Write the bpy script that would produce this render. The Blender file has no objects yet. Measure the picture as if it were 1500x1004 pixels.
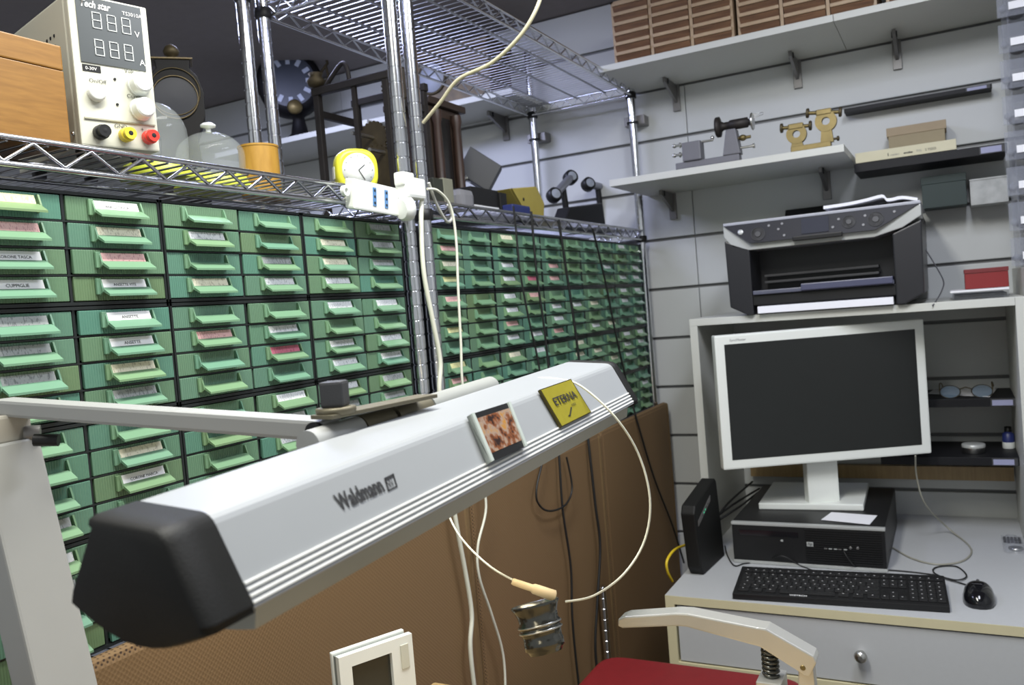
import bpy, bmesh, math, random
from mathutils import Vector, Matrix
random.seed(7)
S = bpy.context.scene
COL = S.collection
H = 1.40                      # camera height; everything below is written relative to the camera and lifted at the end
# ------------------------------------------------------------------ camera
FPX = 1226.144
R0 = Vector((0.882489522, 0.463067419, -0.082345670))      # right
R1 = Vector((-0.054653533, -0.072930655, -0.995838396))    # down
R2 = Vector((-0.467145839, 0.883317432, -0.039052269))     # forward
cd = bpy.data.cameras.new('camera'); cam = bpy.data.objects.new('camera', cd); COL.objects.link(cam)
cd.sensor_width = 36.0; cd.lens = 36.0 * FPX / 1500.0; cd.clip_start = 0.02
cam.matrix_world = Matrix(((R0.x, -R1.x, -R2.x, 0), (R0.y, -R1.y, -R2.y, 0), (R0.z, -R1.z, -R2.z, 0), (0, 0, 0, 1)))
S.camera = cam
cd.dof.use_dof = True; cd.dof.focus_distance = 0.95; cd.dof.aperture_fstop = 11.0
# ------------------------------------------------------------------ world, lights, exposure
vs = S.view_settings
vs.view_transform = 'Standard'; vs.look = 'None'; vs.gamma = 1.0; vs.exposure = 0.0; vs.use_curve_mapping = False
w = bpy.data.worlds.new('room_ambient'); S.world = w; w.use_nodes = True
w.node_tree.nodes['Background'].inputs[0].default_value = (0.92, 0.97, 1.0, 1)
w.node_tree.nodes['Background'].inputs[1].default_value = 0.46
def area(name, loc, target, sx, sy, power, col):
    l = bpy.data.lights.new(name, 'AREA'); l.shape = 'RECTANGLE'; l.size = sx; l.size_y = sy; l.energy = power; l.color = col
    o = bpy.data.objects.new(name, l); COL.objects.link(o); o.location = loc
    d = Vector(target) - Vector(loc); o.rotation_euler = d.to_track_quat('-Z', 'Y').to_euler()
    return o
area('ceiling_tube_over_bench', (-0.42, 0.55, 0.89), (-0.42, 0.55, -1), 0.16, 1.0, 27, (1.0, 0.99, 0.92))
area('ceiling_tube_behind_rack', (-1.55, 1.55, 0.88), (-1.45, 1.75, -1), 0.9, 0.2, 21, (0.62, 0.67, 1.0))
area('fill_light_over_aisle', (0.05, 1.30, 0.89), (0.05, 1.80, -1), 0.2, 0.9, 21, (0.84, 0.88, 1.0))  # added fill light, brightens the desk and the wall behind it
# ------------------------------------------------------------------ helpers
def ray(px, py):
    return R0 * ((px - 750) / FPX) + R1 * ((py - 502) / FPX) + R2
def PD(px, py, D): return ray(px, py) * D                      # point at depth D along the view axis
def PA(ax, val, px, py):                                       # point where a pixel's ray meets a plane x / y / z = val
    d = ray(px, py); return d * (val / d[ax])
def s2l(c): return c / 12.92 if c <= 0.04045 else ((c + 0.055) / 1.055) ** 2.4
def rgb(r, g, b): return (s2l(r / 255), s2l(g / 255), s2l(b / 255), 1)
MATS = {}
def mat(name, col, rough=0.5, metal=0.0, var=0.08, scale=30, bump=0.0, bscale=200, alpha=1.0, trans=0.0, emit=0, ecol=None, spec=0.5, rand=None):
    if name in MATS: return MATS[name]
    m = bpy.data.materials.new(name); m.use_nodes = True; nt = m.node_tree; N = nt.nodes; L = nt.links
    b = N['Principled BSDF']; b.inputs['Roughness'].default_value = rough; b.inputs['Metallic'].default_value = metal
    b.inputs['Specular IOR Level'].default_value = spec
    tc = N.new('ShaderNodeTexCoord'); no = N.new('ShaderNodeTexNoise'); no.inputs['Scale'].default_value = scale; no.inputs['Detail'].default_value = 4
    L.new(tc.outputs['Object'], no.inputs['Vector'])
    mx = N.new('ShaderNodeMix'); mx.data_type = 'RGBA'; L.new(no.outputs['Fac'], mx.inputs[0])
    lo = [max(0, c * (1 - var)) for c in col[:3]] + [1]; hi = [min(1, c * (1 + var)) for c in col[:3]] + [1]
    mx.inputs[6].default_value = lo; mx.inputs[7].default_value = hi
    out = mx.outputs[2]
    if rand:                                                    # each object its own tone
        oi = N.new('ShaderNodeObjectInfo'); cr = N.new('ShaderNodeValToRGB'); L.new(oi.outputs['Random'], cr.inputs[0])
        e = cr.color_ramp.elements; e[0].color = rand[0]; e[1].color = rand[-1]; e[1].position = 1
        for i, c in enumerate(rand[1:-1]):
            k = e.new((i + 1) / (len(rand) - 1)); k.color = c
        m2 = N.new('ShaderNodeMix'); m2.data_type = 'RGBA'; m2.blend_type = 'MULTIPLY'; m2.inputs[0].default_value = 1
        L.new(out, m2.inputs[6]); L.new(cr.outputs[0], m2.inputs[7]); out = m2.outputs[2]
    L.new(out, b.inputs['Base Color'])
    if bump:
        n2 = N.new('ShaderNodeTexNoise'); n2.inputs['Scale'].default_value = bscale; L.new(tc.outputs['Object'], n2.inputs['Vector'])
        bp = N.new('ShaderNodeBump'); bp.inputs['Strength'].default_value = bump; bp.inputs['Distance'].default_value = 0.002
        L.new(n2.outputs['Fac'], bp.inputs['Height']); L.new(bp.outputs[0], b.inputs['Normal'])
    b.inputs['Alpha'].default_value = alpha; b.inputs['Transmission Weight'].default_value = trans
    if emit:
        b.inputs['Emission Color'].default_value = ecol or col; b.inputs['Emission Strength'].default_value = emit
    MATS[name] = m; return m
def nodes_of(m): return m.node_tree.nodes, m.node_tree.links, m.node_tree.nodes['Principled BSDF']

class MB:
    def __init__(s): s.v = []; s.f = []; s.sm = []
    def add(s, vs, fs, smooth=False):
        o = len(s.v); s.v += [Vector(p) for p in vs]; s.f += [tuple(i + o for i in f) for f in fs]; s.sm += [smooth] * len(fs); return s
    def bm(s, b, M=None, smooth=False):
        b.verts.index_update(); M = M or Matrix()
        vs = [M @ v.co for v in b.verts]; fs = [tuple(v.index for v in f.verts) for f in b.faces]; b.free(); return s.add(vs, fs, smooth)
    def box(s, lo, hi, bev=0.0, M=None):
        lo = Vector(lo); hi = Vector(hi); b = bmesh.new(); bmesh.ops.create_cube(b, size=1)
        d = hi - lo; c = (hi + lo) / 2
        for v in b.verts: v.co = Vector((v.co.x * d.x, v.co.y * d.y, v.co.z * d.z)) + c
        if bev: bmesh.ops.bevel(b, geom=list(b.edges), offset=min(bev, 0.45 * min(abs(d.x), abs(d.y), abs(d.z))), segments=2, affect='EDGES', profile=0.6)
        return s.bm(b, M)
    def obox(s, o, a, b_, c, bev=0.0):                          # oriented box from corner o along vectors a,b,c
        o, a, b_, c = map(Vector, (o, a, b_, c))
        M = Matrix((a.normalized(), b_.normalized(), c.normalized())).transposed().to_4x4(); M.translation = o
        return s.box((0, 0, 0), (a.length, b_.length, c.length), bev, M)
    def prism(s, poly, d, bev=0.0):                             # closed 3D polygon swept by vector d
        d = Vector(d); b = bmesh.new(); a = [b.verts.new(Vector(p)) for p in poly]; c = [b.verts.new(Vector(p) + d) for p in poly]; n = len(poly)
        b.faces.new(a); b.faces.new(list(reversed(c)))
        for i in range(n): b.faces.new((a[(i + 1) % n], a[i], c[i], c[(i + 1) % n]))
        bmesh.ops.recalc_face_normals(b, faces=list(b.faces))
        if bev: bmesh.ops.bevel(b, geom=list(b.edges), offset=bev, segments=2, affect='EDGES', profile=0.6)
        return s.bm(b)
    def lathe(s, prof, o=(0, 0, 0), ax=(0, 0, 1), n=24, smooth=True, hard=False, caps=(True, True)):   # prof: (radius, height) pairs
        if hard:                                                # keep the profile's corners crisp
            for i, (p, q_) in enumerate(zip(prof[:-1], prof[1:])): s.lathe([p, q_], o, ax, n, smooth, caps=(i == 0 and prof[0] != prof[-1], i == len(prof) - 2 and prof[0] != prof[-1]))
            return s
        if prof[0] == prof[-1]: caps = (False, False)
        ax = Vector(ax).normalized(); q = ax.to_track_quat('Z', 'Y').to_matrix(); o = Vector(o); vs = []; fs = []
        for r, h in prof:
            for i in range(n):
                t = 2 * math.pi * i / n; vs.append(o + q @ Vector((r * math.cos(t), r * math.sin(t), h)))
        m = len(prof)
        for j in range(m - 1):
            for i in range(n): fs.append((j * n + i, j * n + (i + 1) % n, (j + 1) * n + (i + 1) % n, (j + 1) * n + i))
        s.add(vs, fs, smooth)
        if caps[0] and prof[0][0] > 1e-6: s.add([vs[i] for i in range(n)][::-1], [tuple(range(n))])
        if caps[1] and prof[-1][0] > 1e-6: s.add([vs[(m - 1) * n + i] for i in range(n)], [tuple(range(n))])
        return s
    def cyl(s, a, b, r, n=16, r2=None, smooth=True):
        a = Vector(a); b = Vector(b); return s.lathe([(r, 0), (r if r2 is None else r2, (b - a).length)], a, b - a, n, smooth)
    def tube(s, pts, r, n=8, closed=False):
        pts = [Vector(p) for p in pts]; m = len(pts); vs = []; fs = []; up = None
        for i, p in enumerate(pts):
            if closed: t = pts[(i + 1) % m] - pts[i - 1]
            else: t = pts[min(i + 1, m - 1)] - pts[max(i - 1, 0)]
            t.normalize()
            if up is None: up = t.orthogonal().normalized()
            up = (up - t * up.dot(t)); up = up.normalized() if up.length > 1e-6 else t.orthogonal().normalized()
            w_ = t.cross(up)
            for k in range(n):
                a = 2 * math.pi * k / n; vs.append(p + (up * math.cos(a) + w_ * math.sin(a)) * r)
        for i in range(m if closed else m - 1):
            j = (i + 1) % m
            for k in range(n): fs.append((i * n + k, i * n + (k + 1) % n, j * n + (k + 1) % n, j * n + k))
        s.add(vs, fs, True)
        if not closed: s.add(vs[:n][::-1], [tuple(range(n))]); s.add(vs[-n:], [tuple(range(n))])
        return s
    def ball(s, c, r, sc=(1, 1, 1), n=16):
        b = bmesh.new(); bmesh.ops.create_uvsphere(b, u_segments=n, v_segments=max(6, n // 2), radius=r)
        return s.bm(b, Matrix.Translation(Vector(c)) @ Matrix.Diagonal((*sc, 1)), True)
    def quad(s, a, b, c, d): return s.add([a, b, c, d], [(0, 1, 2, 3)])
    def mesh(s, name, m, off=Vector((0, 0, 0))):
        me = bpy.data.meshes.new(name); me.from_pydata([v - off for v in s.v], [], s.f); me.polygons.foreach_set('use_smooth', s.sm)
        me.materials.append(m); me.update(); return me
    def part(s, name, m, parent, kind=None):                    # a part whose origin sits on its thing's origin
        off = Vector(parent.get('_base', (0, 0, 0))); o = bpy.data.objects.new(name, s.mesh(name, m, off)); COL.objects.link(o); o.parent = parent; o['_base'] = list(off)
        if kind: o['kind'] = kind
        return o
    def thing(s, name, m, label=None, cat=None, group=None, kind=None):
        lo = Vector([min(v[i] for v in s.v) for i in range(3)]); hi = Vector([max(v[i] for v in s.v) for i in range(3)])
        base = Vector(((lo.x + hi.x) / 2, (lo.y + hi.y) / 2, lo.z)); o = bpy.data.objects.new(name, s.mesh(name, m, base)); COL.objects.link(o); o.location = base
        o['_base'] = list(base); tag(o, label, cat, group, kind); return o
def tag(o, label=None, cat=None, group=None, kind=None):
    for k, v in (('label', label), ('category', cat), ('group', group), ('kind', kind)):
        if v: o[k] = v
def thing(name, base, label, cat, group=None):
    o = bpy.data.objects.new(name, None); COL.objects.link(o); o.location = base; o.empty_display_size = 0.03; o['_base'] = list(base); tag(o, label, cat, group); return o
def smooth_path(pts, k=6):
    pts = [Vector(p) for p in pts]; out = []
    for i in range(len(pts) - 1):
        p0 = pts[max(i - 1, 0)]; p1 = pts[i]; p2 = pts[i + 1]; p3 = pts[min(i + 2, len(pts) - 1)]
        for j in range(k):
            t = j / k; out.append(0.5 * ((2 * p1) + (p2 - p0) * t + (2 * p0 - 5 * p1 + 4 * p2 - p3) * t * t + (3 * p1 - p0 - 3 * p2 + p3) * t ** 3))
    return out + [pts[-1]]
def text(body, size, m, parent, o, right, up, name='lettering', align='LEFT', shear=0.0, bold=0.0, sx=1.0, fit=None):
    c = bpy.data.curves.new(name, 'FONT'); c.body = body; c.size = size; c.align_x = align; c.shear = shear; c.offset = bold; c.resolution_u = 2
    t = bpy.data.objects.new(name, c); COL.objects.link(t); dg = bpy.context.evaluated_depsgraph_get(); me = bpy.data.meshes.new_from_object(t.evaluated_get(dg)); bpy.data.objects.remove(t); bpy.data.curves.remove(c)
    r = Vector(right).normalized(); u = Vector(up); u = (u - r * u.dot(r)).normalized(); n = r.cross(u)
    off = Vector(parent.get('_base', (0, 0, 0)))
    if fit: sx = fit / max(1e-6, max(v.co.x for v in me.vertices) - min(v.co.x for v in me.vertices))
    for v in me.vertices: v.co = Vector(o) + r * v.co.x * sx + u * v.co.y + n * 0.0004 - off
    me.materials.clear(); me.materials.append(m); ob = bpy.data.objects.new(name, me); COL.objects.link(ob); ob.parent = parent; return ob
X, Y, Z = Vector((1, 0, 0)), Vector((0, 1, 0)), Vector((0, 0, 1))

# ------------------------------------------------------------------ materials
WHITE = mat('white_laminate', rgb(196, 197, 190), 0.45, var=0.03, scale=8)
SLAT = mat('slatwall_white', rgb(196, 198, 196), 0.5, var=0.03, scale=5)
GROOVE = mat('slatwall_groove', rgb(120, 120, 120), 0.5)
CEIL = mat('ceiling_paint', rgb(136, 130, 128), 0.9, bump=0.1)
FLOOR = mat('floor_tile', rgb(110, 104, 98), 0.6, scale=3)
CHROME = mat('chrome', (0.72, 0.73, 0.76, 1), 0.16, 1.0, var=0.03)
WIRE = mat('shelf_wire', (0.46, 0.47, 0.50, 1), 0.32, 1.0, var=0.03)
STEEL = mat('brushed_steel', (0.52, 0.52, 0.50, 1), 0.30, 1.0, var=0.06)
DSTEEL = mat('bracket_steel', rgb(128, 126, 124), 0.45, 0.6)
BLACK = mat('black_plastic', rgb(24, 24, 25), 0.45, var=0.1, spec=0.35)
BLACKG = mat('black_gloss', rgb(16, 16, 20), 0.12)
BLACKM = mat('black_matte', rgb(15, 15, 14), 0.6, spec=0.35, bump=0.15, bscale=900)
CHAR = mat('charcoal_plastic', rgb(58, 58, 60), 0.55, bump=0.1, bscale=800)
FRAME = mat('cabinet_frame_black', rgb(30, 34, 34), 0.35)
SILV = mat('silver_plastic', rgb(176, 178, 176), 0.35, 0.25)
PLWH = mat('white_plastic', rgb(224, 227, 222), 0.35, var=0.02)
OFFW = mat('off_white_plastic', rgb(196, 196, 182), 0.4, var=0.02)
CREAM = mat('cream_edge', rgb(200, 192, 158), 0.5, var=0.04)
DESKG = mat('desk_grey', rgb(180, 182, 184), 0.42, var=0.03, scale=90)
GREY = mat('grey_paint', rgb(150, 152, 148), 0.45)
LAMPW = mat('lamp_grey_enamel', rgb(154, 157, 160), 0.38, var=0.02)
LAMPR = mat('lamp_ridge', rgb(226, 226, 222), 0.3, var=0.01)
ARMW = mat('arm_grey_enamel', rgb(158, 159, 157), 0.45, var=0.03)
BRASS = mat('brass', (0.20, 0.155, 0.065, 1), 0.48, 0.75, var=0.25, scale=60)
DBRASS = mat('dark_brass', (0.075, 0.058, 0.030, 1), 0.55, 0.6, var=0.4, scale=50)
IRON = mat('dark_iron', rgb(46, 42, 40), 0.55, 0.4, var=0.3)
LATHEG = mat('lathe_grey', rgb(104, 104, 110), 0.5, 0.2)
DWOOD = mat('dark_wood', rgb(54, 42, 34), 0.5, var=0.35, scale=14)
PAPER = mat('paper', rgb(228, 228, 232), 0.8, var=0.02)
TXT = mat('print_black', rgb(34, 34, 36), 0.6)
TXTW = mat('print_white', rgb(225, 225, 225), 0.6)
TXTG = mat('print_grey', rgb(130, 130, 132), 0.6)
RED = mat('red_plastic', rgb(214, 52, 40), 0.35)
YEL = mat('yellow_plastic', rgb(222, 196, 50), 0.4)
LIME = mat('lime_plastic', rgb(196, 206, 70), 0.4, var=0.05)
PYEL = mat('dull_yellow_plastic', rgb(168, 152, 72), 0.5)
CABLEW = mat('white_cable', rgb(216, 216, 200), 0.45)
CABLEB = mat('black_cable', rgb(22, 22, 22), 0.5)
BLUE = mat('blue_plastic', rgb(38, 48, 104), 0.4)
MAROON = mat('maroon_vinyl', rgb(118, 26, 32), 0.45, var=0.12, scale=40, bump=0.1)
GLASS = mat('clear_glass', (0.75, 0.80, 0.85, 1), 0.04, alpha=0.13, var=0.0)
ACRY = mat('clear_acrylic', (0.34, 0.36, 0.42, 1), 0.08, alpha=0.26, var=0.0)
CARD = mat('card_box', rgb(150, 138, 112), 0.8)
IVORY = mat('ivory_box', rgb(206, 200, 172), 0.7)
GREENBOX = mat('dark_green_box', rgb(42, 56, 54), 0.6)
DIFF = mat('diffuser_grey', rgb(150, 150, 140), 0.25, var=0.03, trans=0.0)
def wood(name, c1, c2, sc=(1, 1, 1), ws=3.0, rough=0.45, dist=4.0):
    m = mat(name, c1, rough); N, L, b = nodes_of(m)
    tc = N.new('ShaderNodeTexCoord'); mp = N.new('ShaderNodeMapping'); mp.inputs['Scale'].default_value = sc; L.new(tc.outputs['Object'], mp.inputs[0])
    n = N.new('ShaderNodeTexNoise'); n.inputs['Scale'].default_value = ws; n.inputs['Detail'].default_value = 8; n.inputs['Distortion'].default_value = dist * 0.1; L.new(mp.outputs[0], n.inputs['Vector'])
    cr = N.new('ShaderNodeValToRGB'); e = cr.color_ramp.elements; e[0].position = 0.3; e[0].color = c1; e[1].position = 0.7; e[1].color = c2
    L.new(n.outputs['Fac'], cr.inputs[0]); L.new(cr.outputs[0], b.inputs['Base Color']); return m
WOODB = wood('amber_wood', rgb(122, 84, 28), rgb(140, 100, 40), (10, 10, 90), 3)
WOODP = wood('turned_wood', rgb(160, 118, 42), rgb(178, 136, 54), (40, 40, 8), 3)
BENCHW = wood('bench_wood', rgb(150, 124, 84), rgb(170, 144, 100), (60, 6, 6), 2)
WCAB = wood('small_drawer_wood', rgb(84, 56, 36), rgb(116, 82, 54), (4, 30, 60), 3)
WCABL = wood('drawer_divider_wood', rgb(160, 136, 108), rgb(176, 152, 122), (8, 30, 8), 3)
# ribbed green drawer plastic, each drawer its own shade
GREEN = mat('green_ribbed_plastic', rgb(255, 255, 255), 0.42, var=0.03, rand=[rgb(94, 128, 108), rgb(84, 130, 114), rgb(100, 130, 100), rgb(92, 128, 110), rgb(98, 132, 110), rgb(102, 124, 86)])
N, L, b = nodes_of(GREEN); tc = N.new('ShaderNodeTexCoord'); wv = N.new('ShaderNodeTexWave'); wv.bands_direction = 'Y'; wv.inputs['Scale'].default_value = 105; wv.inputs['Distortion'].default_value = 0
L.new(tc.outputs['Object'], wv.inputs['Vector']); bp = N.new('ShaderNodeBump'); bp.inputs['Strength'].default_value = 0.5; bp.inputs['Distance'].default_value = 0.0012; L.new(wv.outputs['Fac'], bp.inputs['Height']); L.new(bp.outputs[0], b.inputs['Normal'])
GREENL = mat('green_handle_plastic', rgb(255, 255, 255), 0.38, var=0.02, rand=[rgb(112, 148, 120), rgb(104, 146, 124), rgb(118, 150, 112), rgb(110, 148, 120), rgb(116, 142, 102)])
# brown woven mat: rows of small holes
MATB = mat('brown_perforated_mat', rgb(124, 94, 58), 0.7, var=0.1, scale=12)
N, L, b = nodes_of(MATB); tc = N.new('ShaderNodeTexCoord'); vo = N.new('ShaderNodeTexVoronoi'); vo.inputs['Scale'].default_value = 215; vo.inputs['Randomness'].default_value = 0.0
mp = N.new('ShaderNodeMapping'); mp.inputs['Rotation'].default_value = (math.radians(45), 0, 0); L.new(tc.outputs['Object'], mp.inputs[0]); L.new(mp.outputs[0], vo.inputs['Vector'])
cr = N.new('ShaderNodeValToRGB'); e = cr.color_ramp.elements; e[0].position = 0.20; e[0].color = rgb(54, 36, 20); e[1].position = 0.42; e[1].color = rgb(122, 96, 64); L.new(vo.outputs['Distance'], cr.inputs[0]); L.new(cr.outputs[0], b.inputs['Base Color'])
bp = N.new('ShaderNodeBump'); bp.inputs['Strength'].default_value = 0.6; bp.inputs['Distance'].default_value = 0.001; L.new(vo.outputs['Distance'], bp.inputs['Height']); L.new(bp.outputs[0], b.inputs['Normal'])
MATE = mat('brown_mat_binding', rgb(120, 96, 62), 0.75, var=0.15, scale=60, bump=0.2)
def cardmat(name, c, ink):
    m = mat(name, c, 0.6); N, L, b = nodes_of(m)                 # a handwritten scribble: thin wavering ink lines
    tc = N.new('ShaderNodeTexCoord'); mp = N.new('ShaderNodeMapping'); mp.inputs['Scale'].default_value = (1, 520, 200); L.new(tc.outputs['Object'], mp.inputs[0])
    oi = N.new('ShaderNodeObjectInfo'); ad = N.new('ShaderNodeVectorMath'); ad.operation = 'ADD'; sc = N.new('ShaderNodeVectorMath'); sc.operation = 'SCALE'; sc.inputs[0].default_value = (7, 31, 17); L.new(oi.outputs['Random'], sc.inputs['Scale'])
    L.new(mp.outputs[0], ad.inputs[0]); L.new(sc.outputs[0], ad.inputs[1])
    n = N.new('ShaderNodeTexNoise'); n.inputs['Scale'].default_value = 1.2; n.inputs['Detail'].default_value = 1; L.new(ad.outputs[0], n.inputs['Vector'])
    cr = N.new('ShaderNodeValToRGB'); e = cr.color_ramp.elements; e[0].position = 0.55; e[0].color = c; e[1].position = 0.64; e[1].color = ink; L.new(n.outputs['Fac'], cr.inputs[0])
    L.new(cr.outputs[0], b.inputs['Base Color']); return m
CARDS = {'w': mat('label_white', rgb(236, 236, 238), 0.6, var=0.01), 's': cardmat('label_silver', rgb(164, 168, 168), rgb(124, 128, 128)), 'h': cardmat('label_white_written', rgb(222, 224, 226), rgb(168, 172, 176)),
         'c': cardmat('label_cream', rgb(226, 222, 198), rgb(188, 182, 158)), 'y': cardmat('label_yellow', rgb(222, 220, 162), rgb(190, 186, 136)), 'p': cardmat('label_pink', rgb(220, 176, 172), rgb(188, 136, 138)), 'r': cardmat('label_rose', rgb(196, 108, 128), rgb(168, 84, 106))}

# ------------------------------------------------------------------ the room
ZF, ZC, YB = -H, 0.92, 2.50
MB().box((-3.3, -1.0, ZF - 0.05), (0.95, 2.6, ZF)).thing('floor', FLOOR, kind='structure')
MB().box((-3.3, -0.2, ZC), (0.95, 2.6, ZC + 0.05)).thing('ceiling', CEIL, kind='structure')
MB().box((-3.35, -0.2, ZF), (-3.3, 2.6, ZC)).thing('wall_left', SLAT, kind='structure')
MB().box((0.90, 0.9, ZF), (0.95, 2.6, ZC)).thing('wall_right', SLAT, kind='structure')
wb = MB().box((-3.3, YB + 0.012, ZF), (0.90, YB + 0.06, ZC)).thing('wall_back', GROOVE, kind='structure')
edges = [-3.3, -1.95, -0.672, 0.90]; zg = [ZF] + [0.0245 + 0.1512 * k for k in range(-9, 6)] + [ZC]
base = Vector(wb['_base'])
for i in range(3):
    me = None
    for a, c in zip(zg[:-1], zg[1:]):
        ww = edges[i + 1] - edges[i] - 0.002; hh = c - a - 0.009
        if hh < 0.02: continue
        me = MB().box((-ww / 2, -0.006, -hh / 2), (ww / 2, 0.006, hh / 2), 0.002).mesh('slat_panel', SLAT)
        o = bpy.data.objects.new('slat_panel', me); COL.objects.link(o); o.parent = wb
        o.location = Vector(((edges[i] + edges[i + 1]) / 2, YB + 0.006, (a + c) / 2)) - base

# ------------------------------------------------------------------ wire racks
def wire_rack(y0, y1, levels, label, posts_y):
    xf, xr = -0.82, -1.15
    rk = thing('wire_shelving_rack', ((xf + xr) / 2, (y0 + y1) / 2, ZF), label, 'rack', 'chrome wire racks')
    prof = [(0.0125, 0)]; h = 0.0; top = 1.40 + 0.80
    while h < top:
        prof += [(0.0125, h + 0.0222), (0.0110, h + 0.0228), (0.0110, h + 0.0248), (0.0125, h + 0.0254)]; h += 0.0254
    for px_ in (xf, xr):
        for py_ in posts_y:
            p = MB().lathe(prof, (px_, py_, ZF), Z, 16, hard=True).part('post', CHROME, rk)
            for zt in levels:
                MB().lathe([(0.0155, 0), (0.0165, 0.003), (0.0165, 0.018), (0.0145, 0.02)], (px_, py_, zt - 0.035), Z, 14).part('clip_sleeve', BLACK, p)
    for zt in levels:
        m = MB(); n = int((y1 - y0) / 0.0216)
        for i in range(n + 1):
            yy = y0 + (y1 - y0) * i / n; m.tube([(xr + 0.002, yy, zt - 0.002), (xf - 0.002, yy, zt - 0.002)], 0.0014, 5)
        for f in (0.22, 0.5, 0.78):
            xx = xr + (xf - xr) * f; m.tube([(xx, y0, zt - 0.006), (xx, y1, zt - 0.006)], 0.0026, 6)
        sh = m.part('shelf', WIRE, rk)
        for xx in (xf + 0.006, xr - 0.006):
            MB().tube([(xx, y0 - 0.01, zt), (xx, y1 + 0.01, zt)], 0.0034, 8).part('rail', CHROME, sh)
            MB().tube([(xx, y0 - 0.01, zt - 0.027), (xx, y1 + 0.01, zt - 0.027)], 0.0034, 8).part('rail', CHROME, sh)
            k = int(round((y1 - y0) / 0.066)); pts = []
            for i in range(k * 2 + 1): pts.append((xx, y0 + (y1 - y0) * i / (2 * k), zt - (0.003 if i % 2 == 0 else 0.0245)))
            MB().tube(pts, 0.0023, 6).part('truss', CHROME, sh)
        for yy in (y0 - 0.004, y1 + 0.004):
            m = MB().tube([(xr, yy, zt), (xf, yy, zt)], 0.0034, 8).tube([(xr, yy, zt - 0.027), (xf, yy, zt - 0.027)], 0.0034, 8)
            m.tube([(xr + (xf - xr) * i / 16, yy, zt - (0.003 if i % 2 == 0 else 0.0245)) for i in range(17)], 0.0019, 5); m.part('end_truss', CHROME, sh)
    return rk
wire_rack(0.02, 1.188, (0.655, 0.211, -0.333), 'nearer chrome wire rack, carrying the bench power supply and alarm clock', (0.003, 1.205))
wire_rack(1.272, 2.425, (0.637, 0.205, -0.333), 'farther chrome wire rack ending at the white slatted wall', (1.257, 2.441))

# ------------------------------------------------------------------ green drawer cabinets
ROWZ = 0.1235; TOPZ = 0.1655; XD = -0.826
ORD = ['first', 'second', 'third', 'fourth', 'fifth']
def drawer_meshes(cw):
    w_ = cw - 0.0065; h_ = 0.0262
    fr = MB().box((-0.16, -w_ / 2 + 0.003, -h_ / 2 + 0.002), (-0.004, w_ / 2 - 0.003, h_ / 2 - 0.004)).box((-0.004, -w_ / 2, -h_ / 2), (0, w_ / 2, h_ / 2), 0.0008)
    hw = w_ * 0.265; c = w_ * 0.02
    ho = MB()
    for sgn in (-1, 1):                                           # two cheeks of the label holder
        ho.prism([(0, c + sgn * hw - 0.001, h_ * 0.42), (0.0028, c + sgn * hw - 0.001, h_ * 0.42), (0.0062, c + sgn * hw - 0.001, h_ * 0.02), (0.0070, c + sgn * hw - 0.001, -h_ * 0.14), (0, c + sgn * hw - 0.001, -h_ * 0.30)], (0, 0.002, 0))
    ho.prism([(0, c - hw, h_ * 0.03), (0.0045, c - hw, h_ * 0.03), (0.0165, c - hw, -h_ * 0.27), (0.0165, c - hw, -h_ * 0.36), (0.0035, c - hw, -h_ * 0.10), (0, c - hw, -h_ * 0.10)], (0, 2 * hw, 0))   # the pull lip
    ho.box((0, c - hw - 0.005, -h_ * 0.26), (0.0035, c - hw + 0.001, h_ * 0.42), 0.0008)
    ca = MB().prism([(0.0008, c - hw + 0.002, h_ * 0.38), (0.0016, c - hw + 0.002, h_ * 0.38), (0.0046, c - hw + 0.002, h_ * 0.03), (0.0038, c - hw + 0.002, h_ * 0.03)], (0, 2 * hw - 0.006, 0))
    return fr.mesh('drawer', GREEN), ho.mesh('pull_handle', GREENL), ca, c - hw + 0.002, 2 * hw - 0.006, h_
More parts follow.
